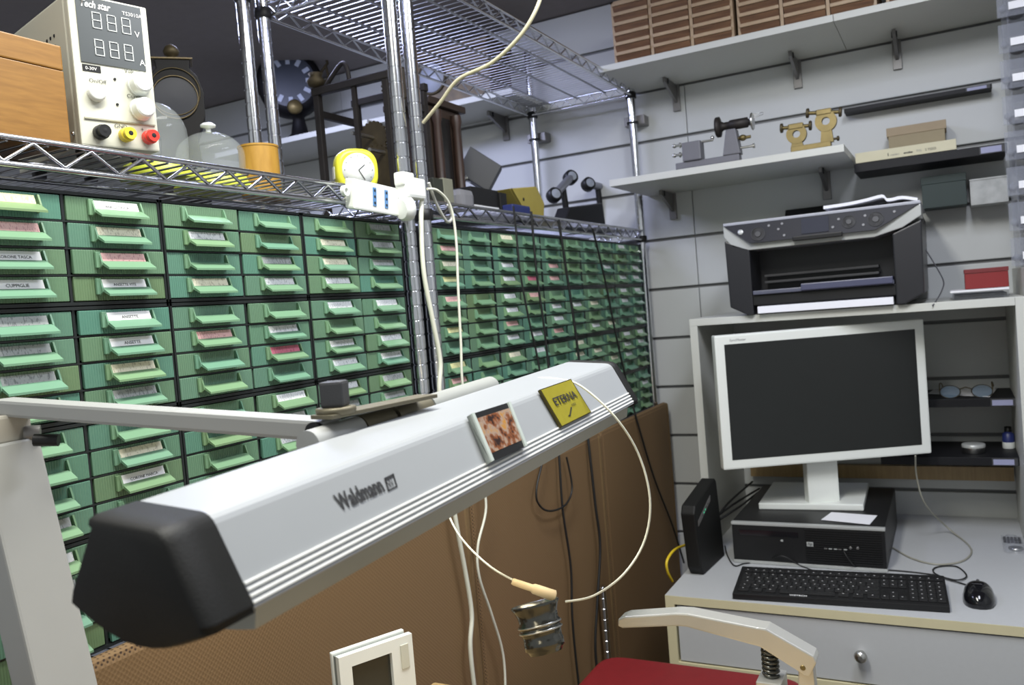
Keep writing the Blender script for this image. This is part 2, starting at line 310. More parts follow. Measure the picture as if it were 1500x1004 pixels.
def cabinet_block(y0, cw, ncols_mod, grid, words, side, nrow=4):
    dm, hm, cab, c0, clen, h_ = drawer_meshes(cw)
    cards = {k: cab.mesh('label_card', m) for k, m in CARDS.items()}
    for mr in range(nrow):
        for mc in range(ncols_mod):
            ya = y0 + mc * 2 * cw; zt = TOPZ - mr * ROWZ; bs = Vector((XD, ya + cw, zt - ROWZ + 0.001))
            cb = thing('drawer_cabinet', bs, 'green eight-drawer block, %s row down, %s from left, on the %s rack' % (ORD[mr], ORD[mc], side), 'drawer cabinet', 'green plastic drawer cabinets')
            m = MB(); fx0, fx1 = XD - 0.17, XD + 0.001; ye = ya + 2 * cw; zb = zt - ROWZ
            m.box((fx0, ya + 0.0008, zb + 0.0006), (fx1, ya + 0.0036, zt - 0.0006)).box((fx0, ye - 0.0036, zb + 0.0006), (fx1, ye - 0.0008, zt - 0.0006)).box((fx0, ya + cw - 0.0016, zb + 0.001), (fx1 - 0.002, ya + cw + 0.0016, zt - 0.001))
            m.box((fx0, ya + 0.001, zt - 0.0042), (fx1, ye - 0.001, zt - 0.0006)).box((fx0, ya + 0.001, zb + 0.0006), (fx1, ye - 0.001, zb + 0.0042)).box((fx0 - 0.002, ya + 0.001, zb + 0.001), (fx0, ye - 0.001, zt - 0.001))
            rp = (ROWZ - 0.0080) / 4
            for r in range(1, 4): m.box((fx0, ya + 0.002, zt - 0.004 - r * rp - 0.0009), (fx1 - 0.001, ye - 0.002, zt - 0.004 - r * rp + 0.0009))
            m.part('frame', FRAME, cb)
            for r in range(4):
                for c in range(2):
                    gr, gc = mr * 4 + r, mc * 2 + c
                    d = bpy.data.objects.new('drawer', dm); COL.objects.link(d); d.parent = cb
                    p = Vector((XD + random.choice((0, 0, 0, 0.0015, 0.003)), ya + cw * (c + 0.5) + 0.0002, zt - 0.004 - (r + 0.5) * rp))
                    d.location = p - bs
                    hd = bpy.data.objects.new('pull_handle', hm); COL.objects.link(hd); hd.parent = d
                    k = grid(gr, gc)
                    if k != '.':
                        cd_ = bpy.data.objects.new('label_card', cards[k]); COL.objects.link(cd_); cd_.parent = d
                        wd = words.get((gr, gc))
                        if wd:
                            t = text(wd, 0.0052 if len(wd) < 11 else 0.0046, TXT, d, (0.0033, c0 + clen * 0.5, h_ * 0.09), Y, Vector((-0.32, 0, 1)), 'label_lettering', 'CENTER')
                            for v in t.data.vertices: v.co.x += 0.0008
G1 = ['yw...s', 'pch.cs', 'wp.scs', 'wwchh.', 'sw..hh', 'swph..', 'sc.rhh', 'ss..hh', '...hhs', '.c.hss', '.w.h..', 's.....', 'h..h..', 's.....', '......', 'h.....']
cabinet_block(0.4505, 0.1228, 3, lambda r, c: G1[r][c], {(0, 1): 'ANELLI TASCA', (2, 0): 'CORONE TASCA', (3, 0): 'CUPPIGLIE', (3, 1): 'ANSETTE VITE', (4, 1): 'ANSETTE', (5, 1): 'ANSETTE', (10, 1): 'CORONE MARCA'} , 'nearer')
G2H = {0: '..c.....h.', 1: 'p.........', 2: 'c.h.p..h.h', 3: 'y.hrp...hh', 4: 'p.hp....hh', 5: '..h.hhc.h.', 6: 'y.p.h.....', 7: '..hhp.hc.h', 8: 'y.ch.c..hh', 9: 'p....cc.hh'}
rnd = random.Random(3)
def g2(r, c):
    if r in G2H: return G2H[r][c]
    return rnd.choice('.....hhsc')
cabinet_block(1.2735, 0.1155, 5, g2, {}, 'farther')
# ------------------------------------------------------------------ brown mat hung in front of the lower shelves
def mat_panel(ya, yb_, label):
    x0, x1, zt = -0.8020, -0.780, -0.318
    t = thing('brown_mat_screen', ((x0 + x1) / 2, (ya + yb_) / 2, ZF), label, 'screen', 'brown perforated mats')
    MB().box((x0, ya, ZF), (x1, yb_, zt), 0.010).part('mat', MATB, t)
    MB().box((x0 - 0.0005, yb_ - 0.024, ZF + 0.001), (x1 + 0.0012, yb_ + 0.0003, zt - 0.003), 0.008).part('edge_binding', MATE, t)
    return t
mat_panel(0.10, 1.262, 'brown perforated mat screen nearest the bench, below the lamp')
mat_panel(1.266, 1.90, 'brown mat screen in the middle, behind the hanging loupe')
mat_panel(1.904, 2.455, 'brown mat screen at the far end, touching the slatted wall side')
# chrome post in front of the mats
t = thing('chrome_post', (-0.765, 1.935, ZF), 'short chrome post with ring grooves standing before the brown mat', 'post')
pr = []; h = 0
zt = PA(0, -0.765, 883, 868).z; hh = zt + H
while h < hh: pr += [(0.0085, h), (0.0085, h + 0.021), (0.0076, h + 0.022), (0.0076, h + 0.0245)]; h += 0.0254
p0 = PA(0, -0.765, 884, 890)
t.location = (-0.765, p0.y, ZF); t['_base'] = [-0.765, p0.y, ZF]
MB().lathe(pr, (-0.765, p0.y, ZF), Z, 14, hard=True).part('tube', CHROME, t); MB().lathe([(0.0125, 0), (0.0125, 0.004), (0.011, 0.008)], (-0.765, p0.y, ZF), Z, 16).part('foot', BLACK, t)

# ------------------------------------------------------------------ workbench (its top lies just under the frame)
ZB = -0.455
t = thing('workbench', (-0.3, 0.35, ZF), 'wooden watchmaker workbench top at the bottom edge, under the white device', 'workbench')
MB().box((-0.598, 0.05, ZB - 0.035), (0.25, 0.848, ZB), 0.003).part('top', BENCHW, t)
for xx in (-0.58, 0.18):
    for yy in (0.08, 0.77): MB().box((xx, yy, ZF), (xx + 0.05, yy + 0.05, ZB - 0.035), 0.003).part('leg', BENCHW, t)

# ------------------------------------------------------------------ bench lamp
A0 = Vector((-0.326, 0.287, -0.087)); A1 = Vector((-0.339, 0.870, -0.0687)); LAX = (A1 - A0).normalized(); LLEN = (A1 - A0).length
TL, TR, BR, BL = (-0.0557, 0.0045), (0, 0), (0.0240, -0.0450), (-0.0705, -0.036)
def LP(u, w_, t_): return A0 + LAX * t_ + Vector((u, 0, w_))
def ring(pts, t_): return [LP(u, w_, t_) for u, w_ in pts]
def rounded(pts, rad, k=4):
    out = []; n = len(pts)
    for i in range(n):
        p = Vector(pts[i]); a = Vector(pts[i - 1]); b_ = Vector(pts[(i + 1) % n]); r_ = rad[i]
        if r_ <= 0: out.append(tuple(p)); continue
        pa = p + (a - p).normalized() * r_; pb = p + (b_ - p).normalized() * r_
        for j in range(k + 1):
            s_ = j / k; out.append(tuple(pa * (1 - s_) ** 2 + p * 2 * s_ * (1 - s_) + pb * s_ * s_))
    return out
lamp = thing('bench_lamp', LP(-0.02, -0.07, LLEN / 2), 'long grey fluorescent bench lamp with black end cap hovering over the bench', 'lamp')
body = rounded([TL, TR, BR, (0.018, -0.048), (-0.066, -0.040), BL], [0.006, 0.006, 0.001, 0, 0, 0.004])
MB().prism(ring(body, 0.0), LAX * LLEN).part('housing', LAMPW, lamp)
sd = Vector((BR[0], 0, BR[1])); sdn = sd.normalized(); SN = LAX.cross(sdn); SN = SN if SN.x > 0 else -SN     # side direction and its outward normal
for f in (0.735, 0.80, 0.865, 0.93):
    o = LP(0, 0, 0) + sd * f
    MB().obox(o, LAX * LLEN, sdn * 0.0016, SN * 0.0011, 0.0004).part('ridge', LAMPR, lamp)
def arc_bottom(a, b_, dip, n=8): return [(a[0] + (b_[0] - a[0]) * i / n, a[1] + (b_[1] - a[1]) * i / n - dip * math.sin(math.pi * i / n)) for i in range(n + 1)]
capp = rounded([TL, TR, BR], [0.010, 0.008, 0.004])[:]
capo = [(-0.050, 0.0047)] + rounded([TL, TR, BR], [0, 0.008, 0])[1:-1] + arc_bottom(BR, (-0.0705, -0.036), 0.013, 10)
capo = rounded([TL, TR, BR], [0.006, 0.007, 0.003]) + arc_bottom((0.023, -0.047), (-0.0735, -0.040), 0.014, 10) + [(-0.0715, -0.034)]
def cap(t0, t1, nm):
    m = MB(); n = len(capo); cu = sum(p[0] for p in capo) / n; cw_ = sum(p[1] for p in capo) / n
    ts = [(t0, 1.012), (t0 + (t1 - t0) * 0.80, 1.012), (t0 + (t1 - t0) * 0.93, 0.985), (t1, 0.93)]; vs_ = []; fs_ = []
    for tt, s_ in ts: vs_ += [LP(cu + (u - cu) * s_, cw_ + (w_ - cw_) * s_, tt) for u, w_ in capo]
    for j in range(3):
        for i in range(n): fs_.append((j * n + i, j * n + (i + 1) % n, (j + 1) * n + (i + 1) % n, (j + 1) * n + i))
    m.add(vs_, fs_, True); m.add(vs_[:n], [tuple(range(n))]); m.add(vs_[-n:], [tuple(range(n))])
    bm_ = bmesh.new(); me = m.mesh('x', BLACKM); bm_.from_mesh(me); bpy.data.meshes.remove(me); bmesh.ops.remove_doubles(bm_, verts=bm_.verts, dist=1e-6); bmesh.ops.recalc_face_normals(bm_, faces=bm_.faces)
    MB().bm(bm_, None, True).part(nm, BLACKM, lamp)
cap(0.0, -0.030, 'end_cap'); cap(LLEN, LLEN + 0.020, 'end_cap')
dif = [(0.0185, -0.0475)] + [(p[0], p[1]) for p in arc_bottom((0.0165, -0.0585), (-0.064, -0.053), 0.005, 8)] + [(-0.066, -0.040)]
MB().prism(ring(dif, 0.006), LAX * (LLEN - 0.012)).part('diffuser', DIFF, lamp)
TUBE = mat('lamp_tube_glow', rgb(255, 240, 205), 0.5, emit=7.0, ecol=(1.0, 0.90, 0.70, 1))
MB().prism([LP(-0.054, -0.0625, 0.03), LP(-0.016, -0.0640, 0.03), LP(-0.016, -0.0650, 0.03), LP(-0.054, -0.0635, 0.03)], LAX * (LLEN - 0.06)).part('light_strip', TUBE, lamp)
def on_side(px, py, lift=0.0008):                                # pixel -> point on the lamp's sloping side
    d = ray(px, py); k = (A0.dot(SN)) / d.dot(SN); return d * k + SN * lift
a = on_side(499, 749, 0.0002); b2 = on_side(564, 719, 0.0002)
text('Waldmann', 0.0142, TXT, lamp, a, b2 - a, -sdn, 'lettering', bold=0.00035, fit=(b2 - a).length)
c0, c1, c2 = on_side(562, 701, 0.0004), on_side(576, 694, 0.0004), on_side(568, 721, 0.0004)
ux = (c1 - c0); uy = (c2 - c0)
m = MB()
for o_, a_, b_ in ((c0, ux, uy * 0.22), (c0, ux * 0.14, uy), (c0 + ux * 0.86, ux * 0.14, uy), (c0 + uy * 0.90, ux, uy * 0.10)): m.quad(o_, o_ + b_, o_ + a_ + b_, o_ + a_)
m.part('emblem', TXT, lamp)
text('W', 0.0082, TXT, lamp, c0 + uy * 0.86 + ux * 0.17, ux, -uy, 'emblem_letter', sx=0.78)
# mounting hardware on top of the lamp
kb = PD(492, 598, 0.600)
MB().lathe([(0.0135, -0.004), (0.0145, -0.002), (0.0145, 0.0005), (0.012, 0.001)], kb, Z, 24).part('washer', mat('dull_bronze', rgb(112, 106, 88), 0.5, 0.5), lamp)
MB().box(kb + Vector((-0.0085, -0.0085, 0.001)), kb + Vector((0.0085, 0.0085, 0.0195)), 0.002, Matrix.Translation(kb) @ Matrix.Rotation(0.35, 4, 'Z') @ Matrix.Translation(-kb)).part('knob', CHAR, lamp)
BRZ = MATS['dull_bronze']
e1 = PD(600, 586, 0.665)
br = kb + Vector((0, 0, -0.006)); ed = (e1 - br); ed.z = 0
MB().obox(br + Vector((-0.012, -0.014, 0)), ed.normalized() * 0.115, Vector((-ed.y, ed.x, 0)).normalized() * -0.022, Z * 0.0030, 0.0006).part('bracket_plate', BRZ, lamp)
q0 = LP(-0.058, 0.0, 0.135); 
for ta, tb, rr, mt in ((0.150, 0.205, 0.0105, ARMW), (0.207, 0.245, 0.0105, BRZ), (0.250, 0.300, 0.0105, BRZ), (0.303, 0.42, 0.0100, GREY)):
    MB().cyl(LP(-0.066, 0.001, ta), LP(-0.066, 0.001, tb), rr, 20).part('hinge_barrel', mt, lamp)
MB().cyl(LP(-0.066, 0.001, 0.245), LP(-0.066, 0.001, 0.250), 0.008, 16).part('hinge_gap_ring', BLACK, lamp)
MB().obox(LP(-0.074, -0.02, 0.16), LAX * 0.24, X * 0.014, Z * 0.012, 0.002).part('hinge_seat', GREY, lamp)
# articulated arm
aL = PD(8, 597, 0.765); aR = PD(478, 630, 0.605)
arm = thing('lamp_arm', (PD(90, 1004, 0.75).x, PD(90, 1004, 0.75).y, ZB), 'grey jointed lamp arm rising from the bench at the left edge', 'lamp arm')
ad = (aR - aL); pn = Vector((-ad.y, ad.x, 0)).normalized()
if pn.y < 0: pn = -pn
upv = ad.cross(pn).normalized(); upv = upv if upv.z > 0 else -upv
MB().obox(aL - upv * 0.0075 - pn * 0.009 - ad.normalized() * 0.006, ad * 1.03, pn * 0.022, upv * 0.0155, 0.003).part('upper_arm', ARMW, arm)
MB().lathe([(0.0075, 0), (0.0078, 0.004)], aR + pn * 0.002 - upv * 0.000 - pn * 0.0125, -pn, 18).part('arm_bore', BLACK, arm)
j0 = PD(16, 632, 0.765)
MB().box(j0 + Vector((-0.022, -0.021, -0.010)), j0 + Vector((0.013, 0.012, 0.016)), 0.003).part('elbow_block', mat('elbow_grey', rgb(158, 154, 144), 0.5), arm)
MB().cyl(j0 + Vector((0.010, 0.006, -0.004)), j0 + Vector((0.018, 0.016, -0.005)), 0.008, 16).part('pivot', DSTEEL, arm)
MB().cyl(PD(50, 645, 0.742), PD(86, 645, 0.746), 0.0055, 12).part('clamp_lever', BLACK, arm)
pt = PD(0, 652, 0.755); pb = PD(106, 1100, 0.752)
dn = (pb - pt); k = (ZB - pt.z) / dn.z; pb = pt + dn * k
ax_ = dn.normalized(); s1 = (Y - ax_ * ax_.y).normalized(); s2 = s1.cross(ax_); s2 = s2 if s2.x > 0 else -s2
MB().obox(pt - s1 * 0.028 - s2 * 0.018, ax_ * (pb - pt).length, s1 * 0.054, s2 * 0.036, 0.0025).part('lower_arm', ARMW, arm)
MB().box((pb.x - 0.03, pb.y - 0.04, ZB + 0.0005), (-0.54, pb.y + 0.04, ZB + 0.014), 0.004).part('foot_clamp', BLACK, arm)

# things fixed to the lamp's side
def side_plate(pxs):                                             # four pixels on the lamp's side, clockwise from top left
    return [on_side(*p, lift=0.0012) for p in pxs]
q = side_plate([(682, 612), (739, 594), (764, 658), (711, 682)])
fr = thing('photo_block', sum(q, Vector()) / 4, 'small framed photo block stuck to the lamp beside the yellow plate', 'photo')
MB().prism(q, SN * 0.004).part('block', BLACK, fr)
PH = mat('photo_print', rgb(120, 90, 70), 0.25); N, L, b = nodes_of(PH); tc = N.new('ShaderNodeTexCoord'); n = N.new('ShaderNodeTexNoise'); n.inputs['Scale'].default_value = 110; n.inputs['Detail'].default_value = 3
L.new(tc.outputs['Object'], n.inputs['Vector']); cr = N.new('ShaderNodeValToRGB'); e = cr.color_ramp.elements; e[0].position = 0.36; e[0].color = rgb(46, 30, 26); e[1].position = 0.70; e[1].color = rgb(172, 122, 54)
k = e.new(0.47); k.color = rgb(128, 76, 44); k = e.new(0.56); k.color = rgb(150, 132, 118); L.new(n.outputs['Fac'], cr.inputs[0]); L.new(cr.outputs[0], b.inputs['Base Color'])
cq = sum(q, Vector()) / 4; ins = [cq + (p - cq) * 0.93 + SN * 0.0043 for p in q]; tp = ins[1] - ins[0]; dn_ = ins[3] - ins[0]
pic = [ins[0] + dn_ * 0.09, ins[1] + dn_ * 0.09, ins[2] - dn_ * 0.12, ins[3] - dn_ * 0.12]
MB().quad(pic[0], pic[3], pic[2], pic[1]).part('picture', PH, fr)
ew = (q[1] - q[0]).normalized()
for a_, b_ in ((q[0], q[3]), (q[1] - ew * 0.004, q[2] - ew * 0.004)):
    MB().prism([a_, a_ + ew * 0.004, b_ + ew * 0.004, b_], SN * 0.0055).part('side_rim', mat('pale_rim', rgb(178, 186, 180), 0.4), fr)
q = side_plate([(786, 574), (832, 558), (862, 607), (818, 629)])
pl = thing('brass_nameplate', sum(q, Vector()) / 4, 'square yellow brass nameplate fixed near the far end of the lamp', 'nameplate')
MB().prism(q, SN * 0.0025).part('plate', mat('nameplate_edge', rgb(70, 62, 26), 0.4, 0.5), pl)
cq = sum(q, Vector()) / 4; fq = [cq + (p - cq) * 0.955 + SN * 0.0027 for p in q]
MB().quad(fq[0], fq[3], fq[2], fq[1]).part('face', mat('nameplate_yellow', rgb(158, 148, 40), 0.38, 0.25, var=0.12, scale=120), pl)
rw = fq[1] - fq[0]; dw = fq[3] - fq[0]
text('ETERNA', 0.0112, TXT, pl, fq[0] + dw * 0.50 + rw * 0.13 + SN * 0.0003, rw, -dw, 'lettering', bold=0.00015, fit=rw.length * 0.74)
text('matic', 0.0048, TXT, pl, fq[0] + dw * 0.66 + rw * 0.56 + SN * 0.0003, rw, -dw, 'script_lettering', shear=0.3)
m = MB(); s_ = fq[0] + dw * 0.86 + rw * 0.33 + SN * 0.0004
m.quad(s_, s_ + rw * 0.03 + dw * 0.015, s_ + rw * 0.22 - dw * 0.18, s_ + rw * 0.19 - dw * 0.20); m.quad(s_ - rw * 0.03, s_ + rw * 0.05, s_ + rw * 0.03 - dw * 0.03, s_ - rw * 0.01 - dw * 0.03); m.part('stroke_mark', TXT, pl)

# ------------------------------------------------------------------ watchmaker's loupe on its wire headband
lp = thing('watchmaker_loupe', PD(797, 958, 0.80), 'black eye loupe hanging from its wire headband below the lamp', 'loupe')
wp = [PD(640, 690, 0.93), PD(700, 583, 0.92), PD(735, 564, 0.872), PD(782, 555, 0.842), PD(818, 556, 0.826), PD(851, 566, 0.812), PD(900, 610, 0.802), PD(935, 665, 0.81), PD(952, 730, 0.81), PD(945, 790, 0.81), PD(915, 840, 0.805), PD(870, 873, 0.80), PD(828, 882, 0.80)]
MB().tube(smooth_path(wp, 6), 0.0011, 6).part('wire_headband', CABLEW, lp)
wp = [PD(755, 852, 0.80), PD(720, 832, 0.81), PD(685, 800, 0.83), PD(663, 768, 0.86), PD(645, 720, 0.91), PD(640, 690, 0.93)]
MB().tube(smooth_path(wp, 6), 0.0011, 6).part('wire_headband', CABLEW, lp)
c0, c1 = PD(750, 852, 0.797), PD(814, 874, 0.797); cdv = c1 - c0
MB().lathe([(0.0028, 0), (0.0034, 0.002), (0.0036, cdv.length * 0.45), (0.0050, cdv.length * 0.5), (0.0055, cdv.length * 0.97), (0.003, cdv.length)], c0, cdv, 12).part('cork_clip', mat('lamplit_cork', rgb(250, 222, 172), 0.5), lp)  # clip colour lightened to imitate the lamp's glare on it
la, lb = PD(783, 884, 0.80), PD(800, 952, 0.80); lv = lb - la; ln = lv.length; s_ = 0.80 / FPX
prof = [(36 * s_, 0), (36.5 * s_, 0.02 * ln), (33 * s_, .10 * ln), (30 * s_, .22 * ln), (29 * s_, .36 * ln), (31.5 * s_, .40 * ln), (31.5 * s_, .46 * ln), (30 * s_, .47 * ln), (30 * s_, .50 * ln), (31 * s_, .52 * ln), (31 * s_, .56 * ln), (29 * s_, .60 * ln), (28.5 * s_, .72 * ln), (29.5 * s_, .74 * ln), (29.5 * s_, .90 * ln), (26 * s_, .93 * ln), (24 * s_, 1.0 * ln)]
tilt = (lv.normalized() + R2 * -0.22).normalized()
GUN = mat('gunmetal', (0.10, 0.10, 0.09, 1), 0.20, 0.85, var=0.3, scale=80)
lo_ = MB().lathe(prof, la, tilt, 32, caps=(False, True)).part('barrel', GUN, lp)
MB().lathe([(36 * s_, 0), (34.5 * s_, 0.004 * ln), (30 * s_, 0.12 * ln), (27 * s_, 0.3 * ln), (26 * s_, 0.45 * ln), (0, 0.5 * ln)], la, tilt, 28, caps=(False, False)).part('eye_cup', mat('eyecup_steel', (0.35, 0.34, 0.30, 1), 0.25, 0.9), lp)
for f in (0.43, 0.54): MB().lathe([(32 * s_, -0.0008), (33 * s_, 0), (32 * s_, 0.0008)], la + tilt * ln * f, tilt, 28).part('ring', STEEL, lp)

# ------------------------------------------------------------------ computer desk with drawer, hutch and side cabinet
DZ = -0.649; YD = 1.730; XL = -0.590; XR = 0.62
dk = thing('computer_desk', (0.0, 2.1, ZF), 'grey desk with cream front edge and one wide drawer', 'desk')
MB().box((XL, YD + 0.001, DZ - 0.018), (XR, YB - 0.004, DZ)).part('top', DESKG, dk)
MB().box((XL, YD, DZ - 0.0185), (XR, YD + 0.001, DZ - 0.0005)).part('front_edge', CREAM, dk)
MB().box((XL, YD, ZF), (XL + 0.020, YB - 0.01, DZ - 0.0185)).part('side_panel', CREAM, dk)
MB().box((XR - 0.020, YD, ZF), (XR, YB - 0.01, DZ - 0.0185)).part('side_panel', CREAM, dk)
MB().box((XL + 0.020, YD + 0.02, DZ - 0.16), (XR - 0.02, YD + 0.30, DZ - 0.145)).part('drawer_rail', CREAM, dk)
MB().box((XL + 0.020, YD, DZ - 0.162), (XR - 0.02, YD + 0.02, DZ - 0.147)).part('lower_rail', CREAM, dk)
dr = MB().box((XL + 0.024, YD + 0.004, DZ - 0.144), (XR - 0.024, YD + 0.022, DZ - 0.0225), 0.001).part('drawer', DESKG, dk)
kp = PA(1, YD + 0.004, 1262, 957)
MB().lathe([(0.006, 0), (0.005, 0.008), (0.011, 0.014), (0.0125, 0.020), (0.010, 0.026), (0.004, 0.028)], kp, -Y, 20).part('knob', STEEL, dr)
HZ = -0.062; HY = 2.10; HL = -0.596; HR = 0.120
hu = thing('desk_hutch', ((HL + HR) / 2, 2.3, DZ), 'white hutch frame on the desk, holding the printer above the monitor', 'hutch')
MB().box((HL, HY, HZ - 0.018), (HR - 0.0012, YB - 0.004, HZ), 0.001).part('top_board', WHITE, hu)
MB().box((HL, HY, DZ + 0.0005), (HL + 0.020, YB - 0.004, HZ - 0.0182), 0.001).part('side_panel', WHITE, hu)
MB().box((HR - 0.001, HY, DZ + 0.0005), (HR + 0.018, YB - 0.004, HZ), 0.001).part('side_panel', WHITE, hu)
sc_ = thing('side_cabinet', (0.38, 2.3, DZ), 'white cabinet at the right edge, under the clear drawer tower', 'cabinet')
MB().box((HR + 0.0185, 2.03, DZ + 0.0005), (XR - 0.01, YB - 0.004, 0.000), 0.001).part('body', WHITE, sc_)
for zz in (-0.36, -0.04): MB().lathe([(0.006, 0), (0.010, 0.012), (0.010, 0.016)], (0.30, 2.03, zz), -Y, 16).part('knob', STEEL, sc_)

# computer, monitor, keyboard, mouse, router
pc = thing('desktop_computer', (-0.33, 2.18, DZ), 'black flat desktop computer lying under the white monitor', 'computer')
PF = 1.985
MB().box((-0.497, PF + 0.012, DZ + 0.006), (-0.160, 2.375, DZ + 0.100), 0.002).part('case', BLACK, pc)
fp = MB().box((-0.497, PF, DZ + 0.008), (-0.160, PF + 0.012, DZ + 0.093), 0.002).part('front_panel', BLACK, pc)
MB().box((-0.498, PF - 0.002, DZ + 0.093), (-0.159, PF + 0.012, DZ + 0.100), 0.0015).part('silver_trim', SILV, pc)
MB().box((-0.498, PF - 0.002, DZ + 0.0005), (-0.159, PF + 0.012, DZ + 0.008), 0.0015).part('silver_trim', SILV, pc)
for i in range(15): MB().box((-0.330, PF - 0.0018, DZ + 0.014 + i * 0.0052), (-0.168, PF, DZ + 0.0165 + i * 0.0052)).part('vent_slat', BLACK, fp)
MB().box((-0.480, PF - 0.0012, DZ + 0.068), (-0.345, PF, DZ + 0.082), 0.001).part('disc_drive', BLACKG, pc)
MB().box((-0.385, PF - 0.0025, DZ + 0.058), (-0.379, PF, DZ + 0.062), 0.0005).part('eject_button', SILV, pc)
q = MB().box((-0.327, PF - 0.003, DZ + 0.050), (-0.3125, PF - 0.001, DZ + 0.0605), 0.001).part('badge', SILV, pc)
text('hp', 0.0095, TXT, pc, (-0.3245, PF - 0.0033, DZ + 0.0535), X, Z, 'badge_lettering', shear=0.25)
for i, xx in enumerate((-0.286, -0.276, -0.265, -0.256, -0.244, -0.233, -0.218)):
    if i < 5: MB().box((xx - 0.0035, PF - 0.0025, DZ + 0.046), (xx + 0.0035, PF - 0.0015, DZ + 0.0485)).part('port', SILV if i in (1, 2, 4) else DSTEEL, pc)
    else: MB().lathe([(0.0032, 0), (0.0032, 0.0012), (0.0018, 0.0012)], (xx, PF - 0.0012, DZ + 0.052), -Y, 14).part('audio_jack', DSTEEL, pc)
mo = thing('monitor', (-0.335, 2.23, DZ + 0.1005), 'white flat-screen monitor with dark blank screen standing on the computer', 'monitor')
MD = 2.0
c4 = [PD(1043, 492, MD), PD(1353, 468, MD), PD(1365, 665, MD), PD(1063, 690, MD)]
cc = sum(c4, Vector()) / 4; mr_ = ((c4[1] - c4[0]) + (c4[2] - c4[3])) / 2; mr_.z = 0; mw = mr_.length; mr_.normalize(); mh = ((c4[0] - c4[3]).length + (c4[1] - c4[2]).length) / 2; mu = Z.copy(); mn = mr_.cross(mu)   # mn faces the viewer
o = cc - mr_ * mw / 2 - mu * mh / 2
MB().obox(o - mn * 0.030, mr_ * mw, mu * mh, mn * 0.030, 0.004).part('casing', PLWH, mo)
MB().obox(o - mn * 0.055 + mr_ * 0.1 + mu * 0.05, mr_ * (mw - 0.2), mu * (mh - 0.1), mn * 0.026, 0.008).part('rear_bulge', PLWH, mo)
bz = 0.0225
MB().obox(o + mr_ * bz + mu * bz, mr_ * (mw - 2 * bz), mu * (mh - 2 * bz), mn * 0.0006).part('screen', mat('dark_screen', rgb(26, 28, 27), 0.28), mo)
text('SyncMaster', 0.0085, TXTG, mo, o + mr_ * 0.036 + mu * (mh - 0.016) + mn * 0.0002, mr_, mu, 'brand_lettering')
bx = Vector((-0.338, 2.235, DZ + 0.1005))
MB().prism([Vector((-0.456, 2.105, bx.z)), Vector((-0.214, 2.126, bx.z)), Vector((-0.222, 2.362, bx.z)), Vector((-0.464, 2.345, bx.z))], Z * 0.016, 0.003).part('foot', PLWH, mo)
nk = cc - mn * 0.05; nb = Vector((nk.x, nk.y, bx.z + 0.016))
nb2 = PA(1, 2.20, 1194, 712)
MB().obox(Vector((nb.x, nb.y, bx.z + 0.014)) - mr_ * 0.038 - mn * 0.02, mr_ * 0.076, mn * 0.030, Z * 0.20, 0.003).part('neck', PLWH, mo)
kb_ = thing('keyboard', (-0.24, 1.83, DZ), 'black full-size keyboard in front of the computer', 'keyboard')
ka = PA(2, DZ + 0.004, 1073, 876); kb2 = PA(2, DZ + 0.004, 1392, 896); kr = kb2 - ka; kl = kr.length; kr.normalize(); kd = Vector((-kr.y, kr.x, 0)); kdep = 0.145
kn = Vector((0, 0, 1)); kt = (kd * kdep + Z * 0.012)
MB().prism([ka + Z * -0.003, ka + Z * 0.010, ka + kt + Z * 0.010, ka + kd * kdep + Z * -0.003], kr * kl, 0.002).part('base', BLACK, kb_)
ktn = kt.normalized()
kn = kr.cross(ktn)
rows = [(0.108, 0.010), (0.086, .0165), (0.067, .0165), (0.048, .0165), (0.029, .0165), (0.010, .0165)]
keym = MB().box((-0.0082, -0.0082, 0), (0.0082, 0.0082, 0.003), 0.0012).mesh('key', mat('key_black', rgb(30, 30, 31), 0.45))
def key_at(u, v, wd, hgt, mark=True):
    k = bpy.data.objects.new('key', keym); COL.objects.link(k); k.parent = kb_
    p = ka + kr * u + ktn * v + Z * 0.0098
    M = Matrix((kr, ktn, kn)).transposed().to_4x4(); M.translation = p - Vector(kb_['_base'])
    k.matrix_local = M @ Matrix.Diagonal((wd / 0.0164, hgt / 0.0164, 1, 1))
LEG = MB()
rk_ = random.Random(5)
for ri, (v, hgt) in enumerate(rows):
    u = 0.010 + (0.0, 0.0, 0.006, 0.010, 0.004, 0.0)[ri] * 0
    widths = {0: [0.0165] * 16, 1: [0.0165] * 13 + [0.034], 2: [0.026] + [0.0165] * 12 + [0.024], 3: [0.030] + [0.0165] * 11 + [0.038], 4: [0.023] + [0.0165] * 11 + [0.047], 5: [0.022, 0.020, 0.020, 0.108, 0.020, 0.020, 0.022]}[ri]
    ug = (0.276 - sum(widths)) / (len(widths) - 1)
    for wd in widths:
        key_at(u + wd / 2, v + 0.010, wd, hgt)
        if wd < 0.1:
            p = ka + kr * (u + wd / 2 - 0.003) + ktn * (v + 0.012) + Z * 0.0098 + kn * 0.0033; LEG.quad(p, p + kr * rk_.uniform(0.002, 0.004), p + kr * 0.003 + ktn * 0.0022, p + ktn * 0.0022)
        u += wd + ug
    for gx, cnt in ((0.2965, 3), (0.3485, 4)):
        for c in range(cnt):
            if gx < 0.3 and ((ri == 3) or (ri == 4 and c != 1)): continue
            key_at(gx + c * 0.0163, v + 0.010, 0.0148, hgt)
            p = ka + kr * (gx + c * 0.0163 - 0.003) + ktn * (v + 0.012) + Z * 0.0098 + kn * 0.0033; LEG.quad(p, p + kr * 0.003, p + kr * 0.003 + ktn * 0.0022, p + ktn * 0.0022)
LEG.part('key_legends', mat('legend_grey', rgb(176, 176, 176), 0.6), kb_, 'stuff')
